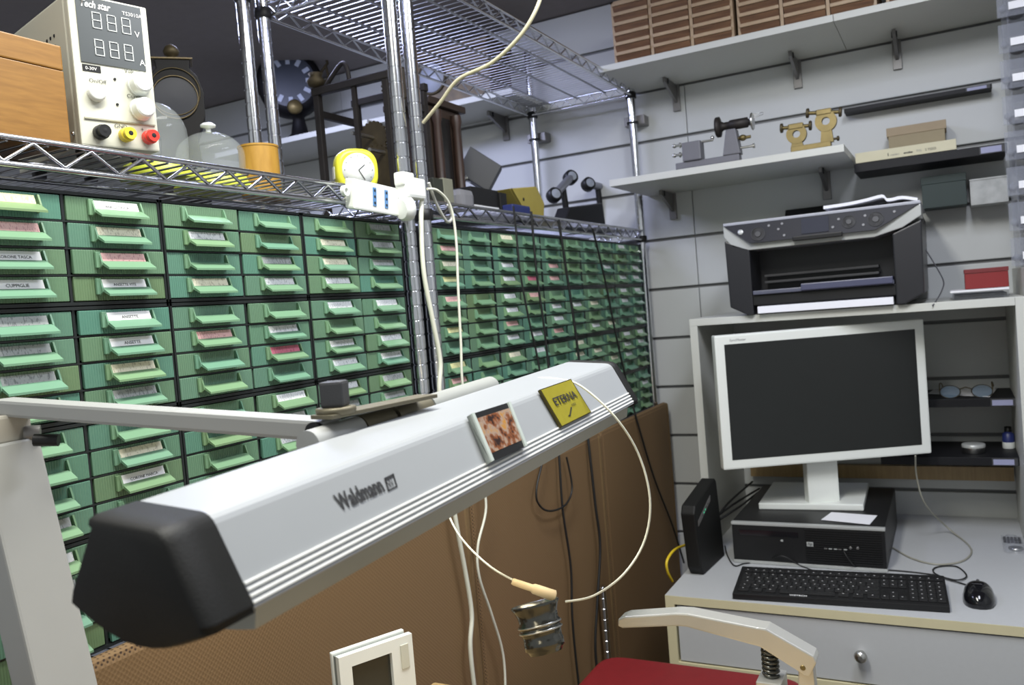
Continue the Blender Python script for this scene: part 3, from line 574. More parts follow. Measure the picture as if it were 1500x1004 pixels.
text('WETECH', 0.0085, TXTW, kb_, ka + kr * 0.115 + ktn * 0.0030 + Z * 0.0103, kr, ktn, 'brand_lettering', bold=0.0002)
ms = thing('computer_mouse', (0.014, 1.855, DZ), 'black glossy computer mouse to the right of the keyboard', 'mouse')
b = bmesh.new(); bmesh.ops.create_uvsphere(b, u_segments=20, v_segments=12, radius=1)
for v in b.verts:
    z = v.co.z; v.co = Vector((math.copysign(abs(v.co.x) ** 0.8, v.co.x) * 0.029, math.copysign(abs(v.co.y) ** 0.8, v.co.y) * 0.052, max(z, -0.02) * 0.034))
MB().bm(b, Matrix.Translation((0.014, 1.852, DZ + 0.0012)), True).part('shell', BLACKG, ms)
MB().lathe([(0.004, -0.003), (0.006, 0), (0.004, 0.003)], (0.014, 1.884, DZ + 0.027), X, 14).part('wheel', CHAR, ms)
text('wetech', 0.006, TXTG, ms, (0.003, 1.845, DZ + 0.0352), X, Y, 'brand_lettering')
ro = thing('router', (-0.548, 1.96, DZ), 'slim black router standing upright at the left end of the desk', 'router')
rz = [(1003, 746), (1030, 712), (1041, 713), (1062, 800), (1027, 848), (1018, 846), (1010, 836)]
r0, r1 = Vector((-0.560, 1.868, DZ)), Vector((-0.548, 2.035, DZ)); rd = (r1 - r0); rn = Vector((rd.y, -rd.x, 0)).normalized()
poly = [r0 + rd * 0.08, r0 + Z * 0.02, r0 + Z * 0.150 - rd * 0.02, r0 + Z * 0.168 + rd * 0.05, r0 + rd * 0.95 + Z * 0.200, r1 + Z * 0.19, r1]
poly = [p - rd * 0.14 * ((p.z - DZ) / 0.2) for p in poly]
MB().prism([p - rn * 0.017 for p in poly], rn * 0.034, 0.004).part('shell', BLACKM, ro)
st = r0 + Z * 0.118 + rd * 0.0 + rn * 0.0174
MB().obox(st - rd * 0.02, rd * 0.55 + Z * 0.038, Z * 0.013, rn * 0.0008).part('indicator_strip', DSTEEL, ro)
for i in range(5): MB().obox(st + rd * (0.16 + i * 0.06) + Z * (0.0165 + i * 0.0042) , rd * 0.02, Z * 0.004, rn * 0.0014).part('indicator_light', mat('led_green', rgb(60, 200, 150), 0.4, emit=0.5) if i in (1, 2) else CHAR, ro)
pa = MB(); z0 = DZ + 0.1012
pa.prism([PA(2, z0, 1203, 762), PA(2, z0, 1218, 751), PA(2, z0, 1285, 756), PA(2, z0, 1274, 769)], Z * 0.0008)
pa.thing('paper_slip', PAPER, 'torn white paper slip on the front of the black computer', 'paper')
bc = PA(2, DZ, 1486, 800); bc.x = 0.094
bag = thing('plastic_bag_of_parts', bc, 'clear plastic bag of small dark parts at the right end of the desk', 'bag')
b = bmesh.new(); bmesh.ops.create_grid(b, x_segments=12, y_segments=16, size=0.5)
rr = random.Random(2)
for v in b.verts: v.co = Vector((v.co.x * 0.044, v.co.y * 0.13, 0.002 + 0.016 * max(0, 1 - (2 * v.co.x) ** 2) * max(0, 1 - (2 * v.co.y) ** 2) + rr.uniform(0, 0.004)))
MB().bm(b, Matrix.Translation(bc + Vector((0, 0, 0.001))), True).part('film', ACRY, bag)
for i in range(10): MB().box(bc + Vector((-0.018 + 0.0075 * (i % 5), 0.015 + 0.022 * (i // 5) + 0.006 * rr.random(), 0.001)), bc + Vector((-0.012 + 0.0075 * (i % 5), 0.030 + 0.022 * (i // 5), 0.007)), 0.001).part('watch_part', IRON, bag)
MB().lathe([(0.015, 0), (0.015, 0.004), (0.012, 0.005)], bc + Vector((0.004, -0.030, 0.001)), Z, 20).part('case_ring', STEEL, bag)

# ------------------------------------------------------------------ printer on the hutch
PY = 2.085
def F(px, py, y=PY): return PA(1, y, px, py)
pn_ = thing('printer', (-0.27, 2.28, HZ), 'black multifunction inkjet printer on top of the white hutch', 'printer')
zb_ = HZ + 0.001
outl = [(-0.489, zb_ + 0.205), (-0.486, zb_ + 0.022), (-0.445, zb_), (-0.095, zb_), (-0.054, zb_ + 0.022), (-0.051, zb_ + 0.205)]
BD = mat('printer_black', rgb(30, 30, 34), 0.38)
MB().prism([(x, PY + 0.12, z) for x, z in outl], Y * 0.27, 0.004).part('rear_body', BD, pn_)
MB().prism([(x, PY, z) for x, z in ((-0.489, 0.125), (-0.486, zb_ + 0.022), (-0.445, zb_), (-0.430, zb_), (-0.430, 0.10))], Y * 0.121, 0.003).part('left_cheek', BD, pn_)
MB().prism([(x, PY, z) for x, z in ((-0.051, 0.125), (-0.054, zb_ + 0.022), (-0.095, zb_), (-0.112, zb_), (-0.112, 0.10))], Y * 0.121, 0.003).part('right_cheek', BD, pn_)
MB().box((-0.431, PY + 0.03, zb_), (-0.111, PY + 0.121, zb_ + 0.012)).part('tray_floor', BD, pn_)
MB().box((-0.431, PY + 0.004, zb_ + 0.022), (-0.111, PY + 0.03, zb_ + 0.048), 0.002).part('output_tray', BLACK, pn_)
MB().box((-0.428, PY - 0.004, zb_ + 0.048), (-0.114, PY + 0.06, zb_ + 0.058), 0.002).part('tray_lip', mat('tray_grey', rgb(84, 86, 100), 0.35), pn_)
MB().box((-0.315, PY - 0.010, zb_ + 0.050), (-0.116, PY + 0.06, zb_ + 0.066), 0.002).part('tray_extension', mat('tray_blue_grey', rgb(72, 74, 96), 0.35), pn_)
for z in (0.074, 0.090): MB().box((-0.415, PY + 0.085, zb_ + z), (-0.15, PY + 0.119, zb_ + z + 0.006), 0.001).part('roller_bar', CHAR, pn_)
MB().box((-0.420, PY - 0.002, zb_ + 0.002), (-0.118, PY + 0.10, zb_ + 0.019), 0.001).part('paper_stack', PAPER, pn_)
MB().prism([(-0.4895, PY, 0.160), (-0.4895, PY, 0.135), (-0.470, PY, 0.108), (-0.430, PY, 0.097), (-0.150, PY, 0.097), (-0.090, PY, 0.112), (-0.0505, PY, 0.135), (-0.0505, PY, 0.160)], Y * 0.13, 0.002).part('silver_bezel', SILV, pn_)
ctl = MB().prism([(-0.488, PY - 0.0025, 0.161), (-0.425, PY - 0.014, 0.112), (-0.145, PY - 0.014, 0.112), (-0.052, PY - 0.0025, 0.161)], Vector((0, 0.012, 0.001)), 0.001).part('control_panel', mat('panel_black', rgb(26, 27, 36), 0.5, spec=0.25), pn_)
MB().box((-0.4895, PY, 0.1605), (-0.0505, PY + 0.36, 0.168), 0.002).part('scanner_lid', mat('lid_grey', rgb(160, 162, 170), 0.35), pn_)
def cp(fx, fz, l=0.0006):                                        # a point on the sloping control panel
    z = 0.112 + 0.049 * fz; y = PY - 0.014 + 0.0115 * fz - l; return Vector((-0.488 + 0.436 * fx, y, z))
cnrm = Vector((0, -0.974, -0.228)) * -1; cnrm = Vector((0, -0.049, 0.0115)).normalized() if False else Vector((0, -0.974, 0.228))
for fx, fz, r in ((0.19, 0.42, 0.017), (0.79, 0.50, 0.017), (0.66, 0.52, 0.015)):
    MB().lathe([(r, 0), (r, 0.0012), (r * 0.93, 0.0012), (r * 0.93, 0)], cp(fx, fz), cnrm, 24).part('dial_ring', CHAR, ctl)
    MB().lathe([(r * 0.45, 0), (r * 0.40, 0.002)], cp(fx, fz), cnrm, 18).part('button', CHAR, ctl)
for fx, fz in ((0.095, 0.62), (0.25, 0.78), (0.32, 0.80), (0.30, 0.55), (0.33, 0.22), (0.58, 0.35), (0.61, 0.70), (0.74, 0.72), (0.73, 0.30), (0.88, 0.75)):
    MB().lathe([(0.0065 if fx < 0.1 else 0.0032, 0), (0.0028, 0.0012)], cp(fx, fz), cnrm, 14).part('button', SILV if fx < 0.1 else TXTG, ctl)
MB().prism([cp(0.42, 0.18, 0.001), cp(0.56, 0.18, 0.001), cp(0.56, 0.92, 0.001), cp(0.42, 0.92, 0.001)], cnrm * 0.001).part('display', mat('lcd_grey', rgb(46, 48, 58), 0.6, spec=0.2), ctl)
MB().box((-0.325, PY - 0.020, 0.106), (-0.215, PY - 0.010, 0.117), 0.002).part('display_lip', BLACK, pn_)
MB().prism([(-0.40, PY + 0.33, 0.168), (-0.10, PY + 0.33, 0.168), (-0.10, PY + 0.375, 0.215), (-0.40, PY + 0.375, 0.215)], Vector((0, 0.006, -0.002))).part('paper_support', BLACK, pn_)
fe = smooth_path([PA(1, 2.11, *q_) for q_ in ((1206, 302), (1240, 297), (1268, 291), (1292, 285), (1298, 290), (1306, 290), (1322, 287), (1344, 290))], 3)
m = MB(); fz = [(q_.x, max(q_.z, 0.1715)) for q_ in fe]                # a few sheets thick, so its white front edge shows
for (xa, za), (xb, zb2) in zip(fz[:-1], fz[1:]):
    lo_a, lo_b = max(za - 0.007, 0.1697), max(zb2 - 0.007, 0.1697)
    m.add([(xa, 2.11, lo_a), (xb, 2.11, lo_b), (xb, 2.11, zb2), (xa, 2.11, za), (xa, 2.26, lo_a), (xb, 2.26, lo_b), (xb, 2.26, zb2), (xa, 2.26, za)], [(0, 1, 2, 3), (5, 4, 7, 6), (3, 2, 6, 7), (1, 0, 4, 5), (0, 3, 7, 4), (2, 1, 5, 6)])
m.thing('loose_paper', PAPER, 'curled stack of white paper lying on the printer lid', 'paper')
MB().prism([(-0.26, 2.13, 0.1685), (-0.09, 2.13, 0.1685), (-0.07, 2.30, 0.1685), (-0.25, 2.30, 0.1685)], Z * 0.001).thing('flat_paper', PAPER, 'flat white sheet under the curled paper on the printer lid', 'paper')

# ------------------------------------------------------------------ wall shelves and brackets
def bracket(x, zt, dep, lab):
    t = thing('shelf_bracket', (x, YB - dep / 2, zt - 0.08), lab, 'bracket', 'steel shelf brackets')
    MB().box((x - 0.011, YB - 0.010, zt - 0.078), (x + 0.011, YB, zt - 0.0005), 0.001).part('back_plate', DSTEEL, t)
    MB().prism([(x - 0.004, YB - 0.008, zt - 0.055), (x - 0.004, YB - 0.008, zt - 0.0006), (x - 0.004, YB - dep, zt - 0.0006), (x - 0.004, YB - dep, zt - 0.014)], X * 0.008).part('arm', DSTEEL, t)
    MB().cyl((x, YB - dep * 0.8, zt - 0.016), (x, YB - dep * 0.8, zt - 0.0008), 0.007, 12).part('screw_cap', BLACK, t)
TS = 0.630
t1 = thing('top_wall_shelf', (-0.52, 2.35, TS), 'upper white wall shelf, left board under the wooden drawer cabinets', 'shelf')
MB().box((-0.828, 2.202, TS), (-0.2175, YB - 0.001, TS + 0.017), 0.001).part('board', WHITE, t1)
t1 = thing('top_wall_shelf', (0.2, 2.35, TS), 'upper white wall shelf, right board reaching the right edge', 'shelf')
MB().box((-0.2165, 2.202, TS), (0.89, YB - 0.001, TS + 0.017), 0.001).part('board', WHITE, t1)
bracket(PA(1, YB, 991, 140).x, TS, 0.12, 'steel bracket under the left end of the upper white shelf')
bracket(PA(1, YB, 1168, 100).x, TS, 0.12, 'steel bracket under the upper white shelf, above the brass tool')
bracket(PA(1, YB, 1314, 80).x, TS, 0.12, 'steel bracket under the upper white shelf, right of its joint')
MS = 0.311
t1 = thing('middle_wall_shelf', (-0.5, 2.33, MS), 'short white wall shelf carrying the small lathe and brass tool', 'shelf')
MB().box((-0.806, 2.165, MS), (-0.2085, YB - 0.001, MS + 0.018), 0.001).part('board', WHITE, t1)
bracket(PA(1, YB, 985, 285).x, MS, 0.12, 'steel bracket under the left end of the lathe shelf')
bracket(PA(1, YB, 1210, 255).x, MS, 0.12, 'steel bracket under the right end of the lathe shelf')
LS = 0.560
t1 = thing('far_wall_shelf', (-1.5, 2.35, LS), 'white wall shelf behind the farther rack', 'shelf')
zq = PA(1, 2.25, 690, 146).z
MB().box((-2.05, 2.25, zq - 0.009), (-1.12, YB - 0.001, zq + 0.009), 0.001).part('board', WHITE, t1)
t1.location.z = zq - 0.009; t1['_base'] = [-1.5, 2.35, zq - 0.009]
for c in t1.children:
    for v in c.data.vertices: v.co.z += LS - (zq - 0.009)
bracket(PA(1, YB, 742, 190).x, zq - 0.009, 0.12, 'steel bracket under the shelf behind the farther rack')
zq2 = PA(1, 2.2, 488, 190).z
t1 = MB().box((-2.3, 2.2, zq2 - 0.009), (-1.62, YB - 0.001, zq2 + 0.009), 0.001).thing('low_far_wall_shelf', WHITE, 'lower white wall shelf seen through the dark clock frame', 'shelf')
# wooden drawer cabinets on the upper shelf
def wooden_cabinet(x0, x1, label, nrow=6):
    zb = TS + 0.0175; y0 = 2.212; ht = 0.168; rowh = (ht - 0.008) / nrow
    t = thing('wooden_drawer_cabinet', ((x0 + x1) / 2, 2.32, zb), label, 'drawer cabinet', 'small wooden drawer cabinets')
    m = MB().box((x0, y0 + 0.005, zb), (x0 + 0.007, YB - 0.06, zb + ht)).box((x1 - 0.007, y0 + 0.005, zb), (x1, YB - 0.06, zb + ht)).box((x0, y0 + 0.005, zb + ht - 0.006), (x1, YB - 0.06, zb + ht)).box((x0, YB - 0.066, zb), (x1, YB - 0.06, zb + ht)).box((x0, y0 + 0.006, zb), (x1, YB - 0.06, zb + 0.004))
    cw = (x1 - x0) / 3
    for i in (1, 2): m.box((x0 + cw * i - 0.004, y0 + 0.004, zb), (x0 + cw * i + 0.004, YB - 0.062, zb + ht - 0.004))
    m.part('carcass', WCABL, t)
    for c in range(3):
        for r in range(nrow):
            xa = x0 + cw * c + 0.006; xb = x0 + cw * (c + 1) - 0.006; za = zb + 0.004 + r * rowh
            d = MB().prism([(xa, y0 + 0.16, za), (xa, y0 + 0.007, za), (xa, y0 + 0.001, za + rowh * 0.56), (xa, y0 + 0.016, za + rowh * 0.59), (xa, y0 + 0.16, za + rowh * 0.59)], X * (xb - xa)).part('drawer', WCAB, t)
            MB().box((xa - 0.001, y0 - 0.002, za + rowh * 0.60), (xb + 0.001, y0 + 0.150, za + rowh * 0.96), 0.002).part('lip', WCABL, d)
wooden_cabinet(-0.782, -0.456, 'small wooden drawer cabinet at the left end of the upper shelf')
wooden_cabinet(-0.446, -0.120, 'second small wooden drawer cabinet from the left on the upper shelf')
wooden_cabinet(-0.100, 0.226, 'third small wooden drawer cabinet, cut by the top edge')
# small grey lathe
MZ = MS + 0.0185
t = thing('watchmaker_lathe', (-0.53, 2.19, MZ), 'small grey watchmaker lathe with pulley on the white shelf', 'lathe')
LY = 2.190
def f(px, py): return PA(1, LY, px, py)
a, b_ = f(992, 246), f(1085, 232)
MB().box((a.x, LY - 0.016, MZ), (b_.x, LY + 0.016, MZ + 0.018), 0.003).part('bed', LATHEG, t)
a, b_ = f(1003, 234), f(1026, 207); MB().box((a.x, LY - 0.022, MZ + 0.018), (b_.x + 0.004, LY + 0.02, b_.z), 0.003).part('tailstock', LATHEG, t)
for py, k in ((212, 'crank'), (226, 'crank')):
    p = f(1002, py); MB().cyl(p, p - X * 0.024, 0.003, 10).lathe([(0.007, 0), (0.007, 0.004)], p - X * 0.012, X, 14).ball(p - X * 0.026, 0.0055).part('crank', STEEL, t)
p = f(1028, 208); MB().cyl(p, p + X * 0.03, 0.003, 10).ball(p + X * 0.028 + Z * 0.006, 0.005).part('rest', STEEL, t)
hs = f(1075, 230); MB().prism([(hs.x - 0.024, LY - 0.018, MZ + 0.018), (hs.x + 0.020, LY - 0.018, MZ + 0.018), (hs.x + 0.012, LY - 0.018, f(1075, 190).z), (hs.x - 0.012, LY - 0.018, f(1075, 190).z)], Y * 0.036, 0.002).part('headstock', LATHEG, t)
a, b_ = f(1049, 187), f(1103, 178)
m = MB(); ax_ = X; ln = b_.x - a.x; zc = (a.z + b_.z) / 2
m.lathe([(0.024, 0), (0.026, 0.002), (0.026, 0.010), (0.014, 0.013), (0.010, 0.02), (0.010, 0.034), (0.013, 0.036), (0.013, ln * 0.86), (0.008, ln * 0.88), (0.008, ln)], (a.x, LY, zc), X, 24).part('spindle', IRON, t)
MB().lathe([(0.020, 0), (0.022, 0.002), (0.020, 0.005)], (b_.x - 0.004, LY, zc), X, 24).part('handwheel', STEEL, t)
MB().tube([(b_.x, LY, zc + 0.008), (b_.x + 0.026, LY, zc + 0.013), (b_.x + 0.026, LY, zc + 0.018), (b_.x, LY, zc + 0.016)], 0.0008, 6).part('drive_wire', STEEL, t)
p = f(1088, 202); MB().cyl(p - X * 0.045, p + X * 0.02, 0.004, 12).ball(p, 0.010, (1, 1, 0.8)).part('cross_slide', BRASS, t)
p = f(1090, 216); MB().cyl(p - X * 0.01, p + X * 0.026, 0.003, 10).lathe([(0.006, 0), (0.006, 0.005)], p + X * 0.022, X, 12).part('feed_screw', STEEL, t)
# brass staking tool
t = thing('brass_tool', (-0.33, 2.19, MZ), 'brass double-ring clamping tool on the right of the white shelf', 'tool')
TY = 2.188
def f(px, py): return PA(1, TY, px, py)
for (cx, cy), r, stem in (((1167, 197), 0.024, (1165, 218)), ((1210, 178), 0.025, (1212, 212))):
    c = f(cx, cy); s_ = f(*stem)
    MB().lathe([(r * 0.38, -0.008), (r, -0.008), (r, 0.008), (r * 0.38, 0.008), (r * 0.38, -0.008)], c, Y, 28, hard=True).part('ring', BRASS, t)
    MB().prism([(c.x - 0.012, TY - 0.007, c.z - r * 0.85), (c.x + 0.012, TY - 0.007, c.z - r * 0.85), (c.x + 0.015, TY - 0.007, MZ + 0.012), (c.x - 0.015, TY - 0.007, MZ + 0.012)], Y * 0.014).part('stem', BRASS, t)
a = f(1159, 216); b_ = f(1218, 212)
MB().box((a.x, TY - 0.012, MZ), (b_.x, TY + 0.012, MZ + 0.014), 0.002).part('base', BRASS, t)
for p0, p1 in (((1145, 188), (1187, 184)), ((1183, 166), (1231, 164))):
    a, b_ = f(*p0), f(*p1); MB().cyl(a, b_, 0.0045, 12).part('spindle', BRASS, t)
    for e_ in (a, b_): MB().lathe([(0.011, -0.003), (0.012, 0), (0.011, 0.003)], e_, b_ - a, 18).part('thumb_screw', DBRASS, t)
    c = (a + b_) / 2; MB().box(c + Vector((-0.018, -0.009, -0.007)), c + Vector((0.018, 0.009, 0.008)), 0.003).part('clamp_head', BRASS, t)
p = f(1226, 203); MB().cyl(p - X * 0.012, p + X * 0.006, 0.003, 10).lathe([(0.006, 0), (0.006, 0.005)], p, X, 14).part('side_screw', DBRASS, t)

# ------------------------------------------------------------------ black wall trays on the right with boxes
TRAYB = mat('tray_black', rgb(18, 18, 22), 0.55, spec=0.3)
def tray(pa, pb, y0, y1, hgt, label, holder=True):
    a, b_ = PA(1, y0, *pa), PA(1, y0, *pb); z = (a.z + b_.z) / 2
    t = thing('black_wall_tray', ((a.x + b_.x) / 2, (y0 + y1) / 2, z - hgt), label, 'shelf', 'black wall trays')
    MB().box((a.x, y0, z - hgt), (b_.x, y1, z), 0.001).part('board', TRAYB, t)
    if holder:
        w_ = b_.x - a.x; hh = hgt * 0.8
        h_ = MB().box((b_.x - 0.058, y0 - 0.003, z - hgt * 0.95), (b_.x - 0.004, y0, z - hgt * 0.08), 0.0006).part('label_holder', CHAR, t)
        MB().box((b_.x - 0.055, y0 - 0.0036, z - hgt * 0.85), (b_.x - 0.012, y0 - 0.003, z - hgt * 0.2)).part('label', mat('tray_label', rgb(150, 152, 182), 0.5), h_)
    return z, a, b_
tray((1236, 160), (1453, 122), 2.445, YB - 0.001, 0.011, 'upper black tray shelf behind the brass tool')
BZ_, ba, bb = tray((1251, 242), (1475, 207), 2.33, YB - 0.001, 0.022, 'black tray shelf carrying the flat cream box')
GB = 2.34
a, b_ = PA(1, GB, 1254, 240), PA(1, GB, 1401, 216)
t = thing('cream_flat_box', ((a.x + b_.x) / 2, 2.4, BZ_ + 0.0006), 'long flat cream box with printed spine on the black tray', 'box')
MB().box((a.x, GB - 0.012, BZ_ + 0.0006), (b_.x, YB - 0.01, BZ_ + 0.026), 0.001).part('carton', IVORY, t)
zz = BZ_ + 0.0075
text('1', 0.011, TXT, t, (a.x + 0.074, GB - 0.0124, zz), X, Z, 'lettering', bold=0.0003)
text('ricambio', 0.006, TXTG, t, (a.x + 0.081, GB - 0.0124, zz), X, Z, 'lettering')
text('aiguilles', 0.0066, TXT, t, (a.x + 0.112, GB - 0.0124, zz), X, Z, 'lettering', bold=0.0002)
text('TIG', 0.0076, TXTG, t, (a.x + 0.140, GB - 0.0124, zz), X, Z, 'lettering')
text('S TISSO', 0.0082, TXT, t, (a.x + 0.160, GB - 0.0124, zz), X, Z, 'lettering', sx=0.9)
CY = 2.41
a, b_ = PA(1, CY, 1298, 190), PA(1, CY, 1386, 180)
t = thing('brown_lidded_box', ((a.x + b_.x) / 2, 2.44, BZ_ + 0.027), 'brown lidded cardboard box standing on the flat cream box', 'box')
zt_ = (a.z + b_.z) / 2 + 0.006
MB().box((a.x + 0.004, CY + 0.002, BZ_ + 0.0265), (b_.x - 0.004, YB - 0.012, zt_ - 0.018), 0.001).part('bottom', CARD, t)
MB().box((a.x, CY, zt_ - 0.022), (b_.x, YB - 0.010, zt_), 0.001).part('lid', mat('card_lid', rgb(158, 142, 118), 0.8), t)
def lipped(pa, pb, y0, m, label, extra=None):
    a, b_ = PA(1, y0, *pa), PA(1, y0, *pb); t = thing('wall_box', ((a.x + b_.x) / 2, y0 + 0.04, b_.z), label, 'box')
    MB().box((a.x, y0, b_.z), (b_.x, YB - 0.001, a.z), 0.0015).part('body', m, t)
    return t, a, b_
t, a, b_ = lipped((1349, 262), (1417, 299), 2.40, GREENBOX, 'dark green box fixed to the slatted wall above the printer'); MB().box((a.x - 0.001, 2.398, a.z - 0.017), (b_.x + 0.001, YB - 0.001, a.z + 0.002), 0.001).part('lid', GREENBOX, t)
t, a, b_ = lipped((1420, 264), (1478, 295), 2.40, mat('marbled_white', rgb(176, 178, 176), 0.6, var=0.35, scale=45), 'white marbled box beside the dark green box'); MB().box((a.x, 2.398, a.z - 0.003), (b_.x, YB - 0.001, a.z + 0.001)).part('lid', mat('marbled_white', None), t)
# clear drawer tower at the right edge
tw = thing('clear_drawer_tower', (0.24, 2.2, 0.0005), 'tower of clear plastic drawers at the upper right edge', 'drawer tower')
x0, y0 = 0.120, 2.16
zs = [0.0005 + 0.0775 * i for i in range(8)]
MB().box((x0 + 0.0185, y0 + 0.01, 0.0005), (x0 + 0.021, y0 + 0.2, zs[-1] + 0.07)).box((x0 + 0.24, y0 + 0.01, 0.0005), (x0 + 0.2425, y0 + 0.2, zs[-1] + 0.07)).box((x0 + 0.0185, y0 + 0.2, 0.0005), (x0 + 0.2425, y0 + 0.203, zs[-1] + 0.07)).part('shell', ACRY, tw)
rr = random.Random(9)
for i, z in enumerate(zs):
    d = MB().box((x0, y0, z + 0.004), (x0 + 0.24, y0 + 0.003, z + 0.066), 0.001).box((x0 + 0.022, y0 + 0.003, z + 0.004), (x0 + 0.238, y0 + 0.19, z + 0.007)).part('drawer', ACRY, tw)
    MB().box((x0 + 0.022, y0 - 0.002, z + 0.018), (x0 + 0.10, y0 - 0.0005, z + 0.034)).part('label', PAPER, d)
    MB().lathe([(0.008, 0), (0.007, 0.008), (0.003, 0.010)], (x0 + 0.010, y0 - 0.0003, z + 0.022), -Y, 14).part('stud', ACRY, d)
    for j in range(3):
        xx = x0 + 0.03 + j * 0.05 + rr.random() * 0.01; MB().ball((xx, y0 + 0.06, z + 0.021), 0.014, (1.3, 1, 0.9), 10).part('stored_part', (IRON, DWOOD, DSTEEL)[rr.randrange(3)], d)
# things on the hutch, right of the printer
HZ2 = HZ + 0.0005
a, b_ = PA(1, 2.22, 1386, 436), PA(1, 2.22, 1486, 430)
t = thing('clear_flat_case', ((a.x + b_.x) / 2, 2.3, HZ2), 'flat clear case of dark parts on the hutch beside the printer', 'case')
MB().box((0.0, 2.16, HZ2), (0.112, 2.36, HZ2 + 0.016), 0.002).part('case', ACRY, t); MB().box((0.004, 2.17, HZ2 + 0.003), (0.108, 2.35, HZ2 + 0.010)).part('contents', mat('case_contents', rgb(96, 96, 92), 0.6, var=0.7, scale=120), t)
MB().box((-0.004, 2.14, HZ2 + 0.0165), (0.112, 2.34, HZ2 + 0.021), 0.002).thing('white_booklet', PAPER, 'white booklet lying on the flat clear case', 'booklet')
zr = HZ2 + 0.0215
a, b_ = PA(1, 2.22, 1412, 388), PA(1, 2.22, 1476, 384)
t = thing('red_box', ((a.x + b_.x) / 2, 2.26, zr), 'small dark red box on the white booklet', 'box')
RB = mat('dark_red_card', rgb(128, 28, 30), 0.5)
MB().box((a.x, 2.215, zr), (b_.x, 2.30, zr + 0.036), 0.001).part('bottom', RB, t); MB().box((a.x - 0.001, 2.213, zr + 0.0362), (b_.x + 0.001, 2.302, zr + 0.046), 0.001).part('lid', mat('dark_red_lid', rgb(112, 34, 36), 0.5), t)
# trays inside the hutch
z1, a1, b1 = tray((1300, 586), (1492, 584), 2.30, YB - 0.002, 0.020, 'upper black tray inside the hutch, holding the spectacles')
z2, a2, b2_ = tray((1290, 670), (1494, 670), 2.28, YB - 0.002, 0.020, 'lower black tray inside the hutch, holding the round tin')
wz = PA(1, 2.47, 1400, 700)
MB().box((-0.55, 2.465, wz.z - 0.006), (0.115, 2.485, wz.z + 0.030)).thing('wooden_batten', BENCHW, 'light wooden batten along the wall under the lower black tray', 'batten')
zc = z1 + 0.0006
MB().prism([PA(2, zc, 1360, 577), PA(2, zc, 1450, 582), PA(2, zc, 1462, 568), PA(2, zc, 1380, 562)], Z * 0.0008).thing('white_card', PAPER, 'white card under the spectacles in the hutch', 'card')
g = thing('spectacles', (0.03, 2.36, zc + 0.001), 'pair of spectacles lying on the white card in the hutch', 'spectacles')
for xx in (-0.018, 0.052):
    MB().lathe([(0.0225, -0.0012), (0.024, 0), (0.0225, 0.0012), (0.0215, 0), (0.0225, -0.0012)], (xx, 2.345, zc + 0.012), Vector((0, -0.6, 0.8)), 24).part('rim', DBRASS, g)
    MB().lathe([(0.0215, 0), (0.0, 0.002)], (xx, 2.345, zc + 0.012), Vector((0, -0.6, 0.8)), 20).part('lens', mat('lens_glass', rgb(120, 140, 160), 0.05, alpha=0.45, var=0), g)
MB().tube([(0.004, 2.345, zc + 0.018), (0.017, 2.35, zc + 0.022), (0.030, 2.345, zc + 0.018)], 0.0015).part('bridge', DBRASS, g)
for xx in (-0.041, 0.075): MB().tube(smooth_path([(xx, 2.347, zc + 0.016), (xx, 2.40, zc + 0.026), (xx + 0.004, 2.45, zc + 0.020), (xx + 0.006, 2.47, zc + 0.008)]), 0.0014).part('temple', BRASS, g)
zc = z2 + 0.0006
p = PA(1, 2.34, 1426, 655)
t = thing('round_tin', (p.x, 2.34, zc), 'round silver tin on the lower black tray in the hutch', 'tin')
MB().lathe([(0.024, 0), (0.025, 0.001), (0.025, 0.014)], (p.x, 2.34, zc), Z, 28).part('body', STEEL, t); MB().lathe([(0.0262, 0.0142), (0.0262, 0.021), (0.024, 0.0225), (0.0, 0.0225)], (p.x, 2.34, zc), Z, 28).part('lid', SILV, t)
p = PA(1, 2.40, 1476, 625); t = thing('blue_bottle', (p.x, 2.40, zc), 'small blue bottle with white base at the right of the lower tray', 'bottle')
MB().lathe([(0.013, 0), (0.014, 0.002), (0.014, 0.016)], (p.x, 2.40, zc), Z, 20).part('base', PLWH, t); MB().lathe([(0.0135, 0.016), (0.0135, 0.036), (0.007, 0.042)], (p.x, 2.40, zc), Z, 20).part('body', BLUE, t); MB().lathe([(0.008, 0.042), (0.008, 0.054), (0.0, 0.055)], (p.x, 2.40, zc), Z, 18).part('cap', BLACK, t)

# ------------------------------------------------------------------ on the nearer rack's shelf
ZS = 0.211 + 0.004
wbx = thing('wooden_box', (-0.92, 0.5, ZS), 'amber wooden lidded box at the left edge of the wire shelf', 'box')
MB().box((-1.02, 0.38, ZS), (-0.830, 0.593, ZS + 0.080), 0.001).part('body', WOODB, wbx); MB().box((-1.02, 0.38, ZS + 0.0808), (-0.830, 0.593, ZS + 0.107), 0.0015).part('lid', WOODB, wbx)
ps = thing('bench_power_supply', (-0.95, 0.70, ZS), 'off-white bench power supply with two displays and coloured sockets', 'power supply')
pr_ = Vector((math.sin(math.radians(14)), math.cos(math.radians(14)), 0)); pnm = Vector((pr_.y, -pr_.x, 0)); po = Vector((-0.852, 0.622, ZS + 0.009)); PW, PH_, PDp = 0.090, 0.171, 0.20
MB().obox(po - pnm * PDp, pr_ * PW, pnm * (PDp - 0.012), Z * PH_, 0.003).part('case', OFFW, ps)
fpn = MB().obox(po - pnm * 0.0115, pr_ * PW, pnm * 0.0115, Z * PH_, 0.002).part('front_panel', OFFW, ps)
def Q(u, v, d=0.0): return po + pr_ * u * PW + Z * v * PH_ + pnm * d
dsp = MB().obox(Q(0.09, 0.550, 0.0), pr_ * PW * 0.82, Z * PH_ * 0.435, pnm * 0.0012).part('display_window', mat('display_dark', rgb(74, 78, 80), 0.3), ps)
